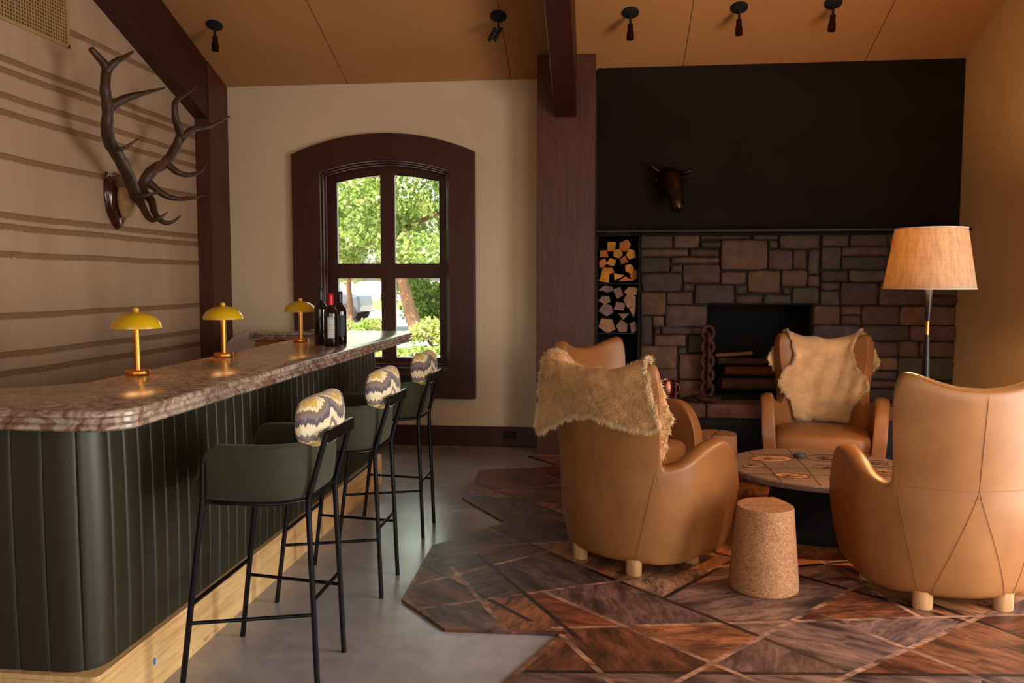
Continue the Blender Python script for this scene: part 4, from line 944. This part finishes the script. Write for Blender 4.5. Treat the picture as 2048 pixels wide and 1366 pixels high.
# ---------------------------------------------------------------- rug
RP = [(-.36, 2.75), (-.62, 2.45), (-.25, 2.0), (2.6, 1.9), (2.72, 6.72), (-.62, 6.72), (-.67, 6.76), (-.34, 6.418), (-.43, 6.338), (-.918, 6.182), (-.913, 5.352), (-.568, 4.84), (-.911, 4.361), (-.895, 3.594), (-.637, 3.292), (-.161, 3.30), (-.334, 2.885)]
RP[5:7] = [(-.60, 6.735)]
SG = [((-.7,4.34),(-.093,3.278)),((-.796,4.138),(-.382,3.305)),((-.25,3.74),(.60,2.93)),((-.161,3.3),(.35,2.3)),((-.897,3.748),(-.25,4.355)),((-.88,3.45),(1.35,4.56)),((.2,2.85),(1.5,4.31)),((.5,2.71),(2.3,4.24)),((-.2,4.22),(.9,3.10)),((-.2,3.35),(2.6,3.85)),((.95,3.62),(1.7,2.68)),((1.45,3.83),(2.4,2.45)),((-.284,2.956),(2.4,3.2)),((-.883,5.749),(.4,4.35)),((-.65,4.75),(.1,3.895)),((-.9,5.42),(.5,5.18)),((-.8,5.53),(.3,6.07)),((1.35,3.68),(.75,5.45)),((-.67,6.72),(.2,5.85)),((.3,3.75),(.9,4.6)),((.9,4.2),(2.6,4.8)),((.5,4.5),(1.6,3.55)),((-.5,6.2),(.6,4.6)),((1.2,5.5),(2.6,5.2)),((.4,5.9),(2.5,6.3)),((2.0,2.2),(2.5,5.6)),((-.3,2.3),(1.2,2.9)),((.9,2.0),(1.4,3.1)),((-.55,4.4),(.3,4.65)),((-.9,4.05),(-.3,3.42))]
bmr = bmesh.new(); vs = [bmr.verts.new((x, y, .012)) for x, y in RP]; 
from mathutils.geometry import tessellate_polygon
for tri in tessellate_polygon([[Vector((x, y, 0)) for x, y in RP]]):
    f = bmr.faces.new([vs[k] for k in tri])
    f.normal_update()
    if f.normal.z < 0: f.normal_flip()
def cut(co, no, sel=None):
    fs = [f for f in bmr.faces if sel is None or sel(f.calc_center_median())]
    es = {e for f in fs for e in f.edges}; vv = {v for f in fs for v in f.verts}
    bmesh.ops.bisect_plane(bmr, geom=list(vv)+list(es)+fs, plane_co=co, plane_no=no, dist=1e-5)
for k in range(-4, 14): cut((k*.21, 0, 0), (1, 0, 0))
for k in range(9, 33): cut((0, k*.21+.05, 0), (0, 1, 0))
def seg_info(a, b, p):
    a = Vector(a); b = Vector(b); e = b-a; L_ = e.length; e /= L_; r = Vector((p.x, p.y))-a; return r.dot(e), r.x*-e.y+r.y*e.x, L_, e
for a, b in SG:
    e = (Vector(b)-Vector(a)).normalized(); no = (-e.y, e.x, 0)
    for w in (-.0115, .0115):
        cut((a[0]-e.y*w, a[1]+e.x*w, 0), no, lambda p: (lambda i: -.16 < i[0] < i[2]+.16 and abs(i[1]) < .25)(seg_info(a, b, p)))
NR = len(RP)
for i in range(NR):
    a, b = RP[i], RP[(i+1) % NR]; e = (Vector(b)-Vector(a)).normalized()
    cut((a[0]-e.y*.022, a[1]+e.x*.022, 0), (-e.y, e.x, 0), lambda p: (lambda i: -.16 < i[0] < i[2]+.16 and abs(i[1]) < .25)(seg_info(a, b, p)))
bmr.faces.ensure_lookup_table(); bmr.faces.index_update()
kind = {}
for f in bmr.faces:
    p = f.calc_center_median(); s = -1
    for i, (a, b) in enumerate(SG):
        t, dd, L_, e = seg_info(a, b, p)
        if -.0 <= t <= L_ and abs(dd) < .0114: s = i; break
    if s < 0:
        for i in range(NR):
            t, dd, L_, e = seg_info(RP[i], RP[(i+1) % NR], p)
            if -.03 <= t <= L_+.03 and 0 <= dd < .0215: s = 1000; break
    kind[f.index] = s
region = {}; rid = 0
for f in bmr.faces:
    if kind[f.index] >= 0 or f.index in region: continue
    st_ = [f]; region[f.index] = rid
    while st_:
        g = st_.pop()
        for e in g.edges:
            for h2 in e.link_faces:
                if h2.index not in region and kind[h2.index] < 0: region[h2.index] = rid; st_.append(h2)
    rid += 1
rr_ = random.Random(11)
HP = [srgb(142, 84, 50), srgb(128, 70, 42), srgb(164, 106, 66), srgb(110, 76, 66), srgb(134, 98, 84), srgb(160, 120, 92), srgb(120, 60, 36), srgb(98, 72, 64)]
rc = [sc(rr_.choice(HP), rr_.uniform(.6, 1.15)) for _ in range(rid)]; ra = [rr_.uniform(0, PI) for _ in range(rid)]
sc_ = [srgb(162, 116, 90) if rr_.random() < .5 else srgb(46, 26, 19) for _ in SG]
lc = bmr.loops.layers.float_color.new('Col'); la = bmr.loops.layers.float.new('Ang')
for f in bmr.faces:
    k = kind[f.index]
    c, a = (rc[region[f.index]], ra[region[f.index]]) if k < 0 else ((sc_[k], 0.4) if k < 1000 else (srgb(122, 76, 54), .2))
    for lp in f.loops: lp[lc] = c; lp[la] = a
me = bpy.data.meshes.new('hide_rug'); 

bed = [e for e in bmr.edges if len(e.link_faces) == 1]
ext = bmesh.ops.extrude_edge_only(bmr, edges=bed)
bmesh.ops.translate(bmr, vec=(0, 0, -.0118), verts=[v for v in ext['geom'] if isinstance(v, bmesh.types.BMVert)])
for f in ext['geom']:
    if isinstance(f, bmesh.types.BMFace):
        for lp in f.loops: lp[lc] = srgb(110, 70, 50)
bmr.to_mesh(me); bmr.free(); me.materials.append(M['hide'])
ro = bpy.data.objects.new('hide_rug', me); COL.objects.link(ro); tag(ro, 'large patchwork brindle cowhide rug with zigzag edges on the concrete floor', 'rug')

# ---------------------------------------------------------------- outdoors
struct(MB().box((-900, 7.9, -.35), (900, 2500, -.06)).build('ground_drive', M['gravel']))
tag(MB().box((-60, 44, -.06), (40, 62, -.02)).build('lawn', M['grass']), 'strip of sunlit lawn beyond the drive seen through the window', 'lawn')
def leaves(mb, blobs, n, size, pal, seed):
    rg = np.random.default_rng(seed); w = np.array([b[3]*b[4]*b[5] for b in blobs])**.8; w /= w.sum(); pick = rg.choice(len(blobs), n, p=w)
    B = np.array(blobs)[pick]; v = rg.normal(0, 1, (n, 3)); v /= np.linalg.norm(v, axis=1)[:, None]; r = rg.random(n)[:, None]**.45
    p = B[:, :3]+v*r*B[:, 3:6]; d = rg.normal(0, 1, (n, 3)); d /= np.linalg.norm(d, axis=1)[:, None]; t = np.cross(d, rg.normal(0, 1, (n, 3))); t /= np.linalg.norm(t, axis=1)[:, None]
    s = (size*(.6+.8*rg.random(n)))[:, None]; a, b, c, e = p-d*s*.5, p+t*s*.28+d*s*.05, p+d*s*.5, p-t*s*.28+d*s*.05
    o = len(mb.v); mb.v += np.concatenate([a, b, c, e]).tolist(); mb.f += [(o+k, o+n+k, o+2*n+k, o+3*n+k) for k in range(n)]
    cols = [pal[int(k)] for k in rg.integers(0, len(pal), n)]; mb.c += [sc(c_, 1) for c_ in cols]
GR = [srgb(126, 158, 62), srgb(154, 182, 84), srgb(184, 202, 112), srgb(104, 136, 60), srgb(206, 212, 140)]
YG = [srgb(206, 206, 126), srgb(222, 212, 150), srgb(176, 194, 96), srgb(150, 176, 78)]
DG = [srgb(104, 142, 48), srgb(134, 170, 60), srgb(172, 194, 84), srgb(84, 118, 44)]
def tree(x, y, trunk, r, blobs, n, size, pal, seed, label):
    t = empty('tree', (x, y, -.06), label=label, cat='tree')
    MB().tube(cr([Vector(p) for p in trunk], 4), [r*(1-.5*k/(len(trunk)*4-4)) for k in range(len(trunk)*4-3)], 12).build('trunk', M['bark'], t, 180)
    br = MB(); rg = random.Random(seed); tp = Vector(trunk[-1])
    for b in blobs[:7]: q = Vector(b[:3]); br.tube([tp, tp.lerp(q, .5)+Vector((0, 0, rg.uniform(.1, .5))), q], [r*.4, r*.25, .02], 7)
    br.build('branches', M['bark'], t, 180)
    m = MB(); leaves(m, blobs, n, size, pal, seed); m.build('foliage', M['leaf'], t, None, fix=False)
rg = random.Random(5)
def blobs(cx, cy, cz_, sx_, sy, sz, n, s): return [(cx+rg.uniform(-sx_, sx_), cy+rg.uniform(-sy, sy), cz_+rg.uniform(-sz, sz), s*rg.uniform(.7, 1.3), s*rg.uniform(.7, 1.3), s*rg.uniform(.5, .9)) for _ in range(n)]
tree(-4.72, 20.8, [(0, 0, 0), (-.05, 0, .4), (-.25, 0, 1.1), (-.42, .05, 1.9), (-.5, .1, 2.8)], .21, blobs(-.3, .3, 4.1, 2.6, 2.0, 1.9, 34, .85)+[(.5, .2, 3.9, .8, .6, .5), (.9, .4, 3.3, .7, .6, .5), (.3, .1, 2.6, .6, .5, .4)], 27000, .135, GR, 21, 'leafy tree with a pale leaning trunk close outside the window')
tree(-7.46, 24.0, [(0, 0, 0), (.03, 0, .6), (-.02, 0, 1.4), (.0, 0, 2.4)], .11, blobs(.4, .2, 3.4, 1.6, 1.4, 1.6, 18, .7)+[(1.2, .2, 1.1, .3, .3, .35)], 11000, .13, YG, 22, 'thin trunked yellow-green tree left of the leaning tree, beside the car')
def shrub(x, y, bl, n, size, pal, seed, label):
    t = empty('shrub', (x, y, -.06), label=label, cat='shrub', group='shrubs outside the window'); m = MB(); leaves(m, bl, n, size, pal, seed); m.build('foliage', M['leaf'], t, None, fix=False)
    s = MB(); 
    for k in range(5): a = 1.25*k; s.tube([(0, 0, 0), (.15*math.cos(a), .15*math.sin(a), .25), (.3*math.cos(a), .3*math.sin(a), .5)], [.02, .015, .006], 6)
    s.build('stems', M['bark'], t)
shrub(-3.9, 22.8, blobs(-.25, 0, .80, 1.15, .5, .62, 40, .45), 15000, .12, DG, 31, 'tall dense green shrub right of the leaning tree trunk')
shrub(-3.95, 18.9, blobs(.1, 0, .35, .5, .4, .25, 9, .3), 2200, .10, YG, 32, 'low pale shrub in front of the tall shrub')
shrub(-6.1, 19.3, blobs(0, 0, .3, .75, .4, .22, 10, .28), 2200, .11, YG, 33, 'low bright shrub under the lower left window pane')
shrub(-5.55, 18.6, blobs(0, 0, .3, .28, .25, .28, 6, .2), 420, .10, DG, 34, 'small loose dark leaved shrub in front of the drive')
m = MB(); leaves(m, [(-4.2+.5*k, 16.4+.25*(k % 3), .02, .5, .5, .07) for k in range(-8, 5)], 3200, .13, YG+GR[:2], 41)
tag(m.build('ground_cover', M['leaf'], None, None, fix=False), 'bright low leafy ground cover outside below the window', 'ground cover', kind='stuff')
# more woodland far behind
for i, (x, y, lb) in enumerate(((-15.5, 36, 'broad tree far behind the car'), (-4.6, 38, 'broad tree far behind the tall shrub'), (1.5, 30, 'broad tree farthest right outside'))):
    tree(x, y, [(0, 0, 0), (0, 0, 1.5), (.1, 0, 3.2)], .25, blobs(0, 0, 5.4, 2.6, 2, 1.9, 22, 1.2), 5200, .34, GR, 50+i, lb)
# parked car
car = empty('car', (-11.05, 30.4, -.06), label='silver car parked on the drive behind the thin tree', cat='car')
side = [(-2.2, .35), (2.2, .35), (2.28, .6), (2.22, .95), (1.75, 1.05), (1.05, 1.12), (.55, 1.68), (-1.5, 1.72), (-2.1, 1.2), (-2.25, .8)]
cb = MB().rings([[(x*k, y, .9+(z-.9)*k) for x, z in side] for y, k in ((-.9, .97), (-.82, 1), (.82, 1), (.9, .97))]).build('body', M['car_paint'], car); bevel(cb, .06, 3)
for pts in ([(-1.35, 1.15), (-.35, 1.15), (-.35, 1.6), (-1.3, 1.6)], [(-.25, 1.15), (.85, 1.15), (.45, 1.6), (-.25, 1.6)]):
    MB().rings([[(x, y, z) for x, z in pts] for y in (-.915, -.88)]).build('window', M['car_glass'], car)
for x in (-1.75, 1.75):
    for y in (-.86, .86):
        w = MB().rings([[(x+r*math.cos(2*PI*k/24), y+dy, .36+r*math.sin(2*PI*k/24)) for k in range(24)] for r, dy in ((.2, -.11), (.3, -.12), (.37, -.09), (.37, .09), (.3, .12), (.2, .11))]).build('wheel', M['tyre'], car)
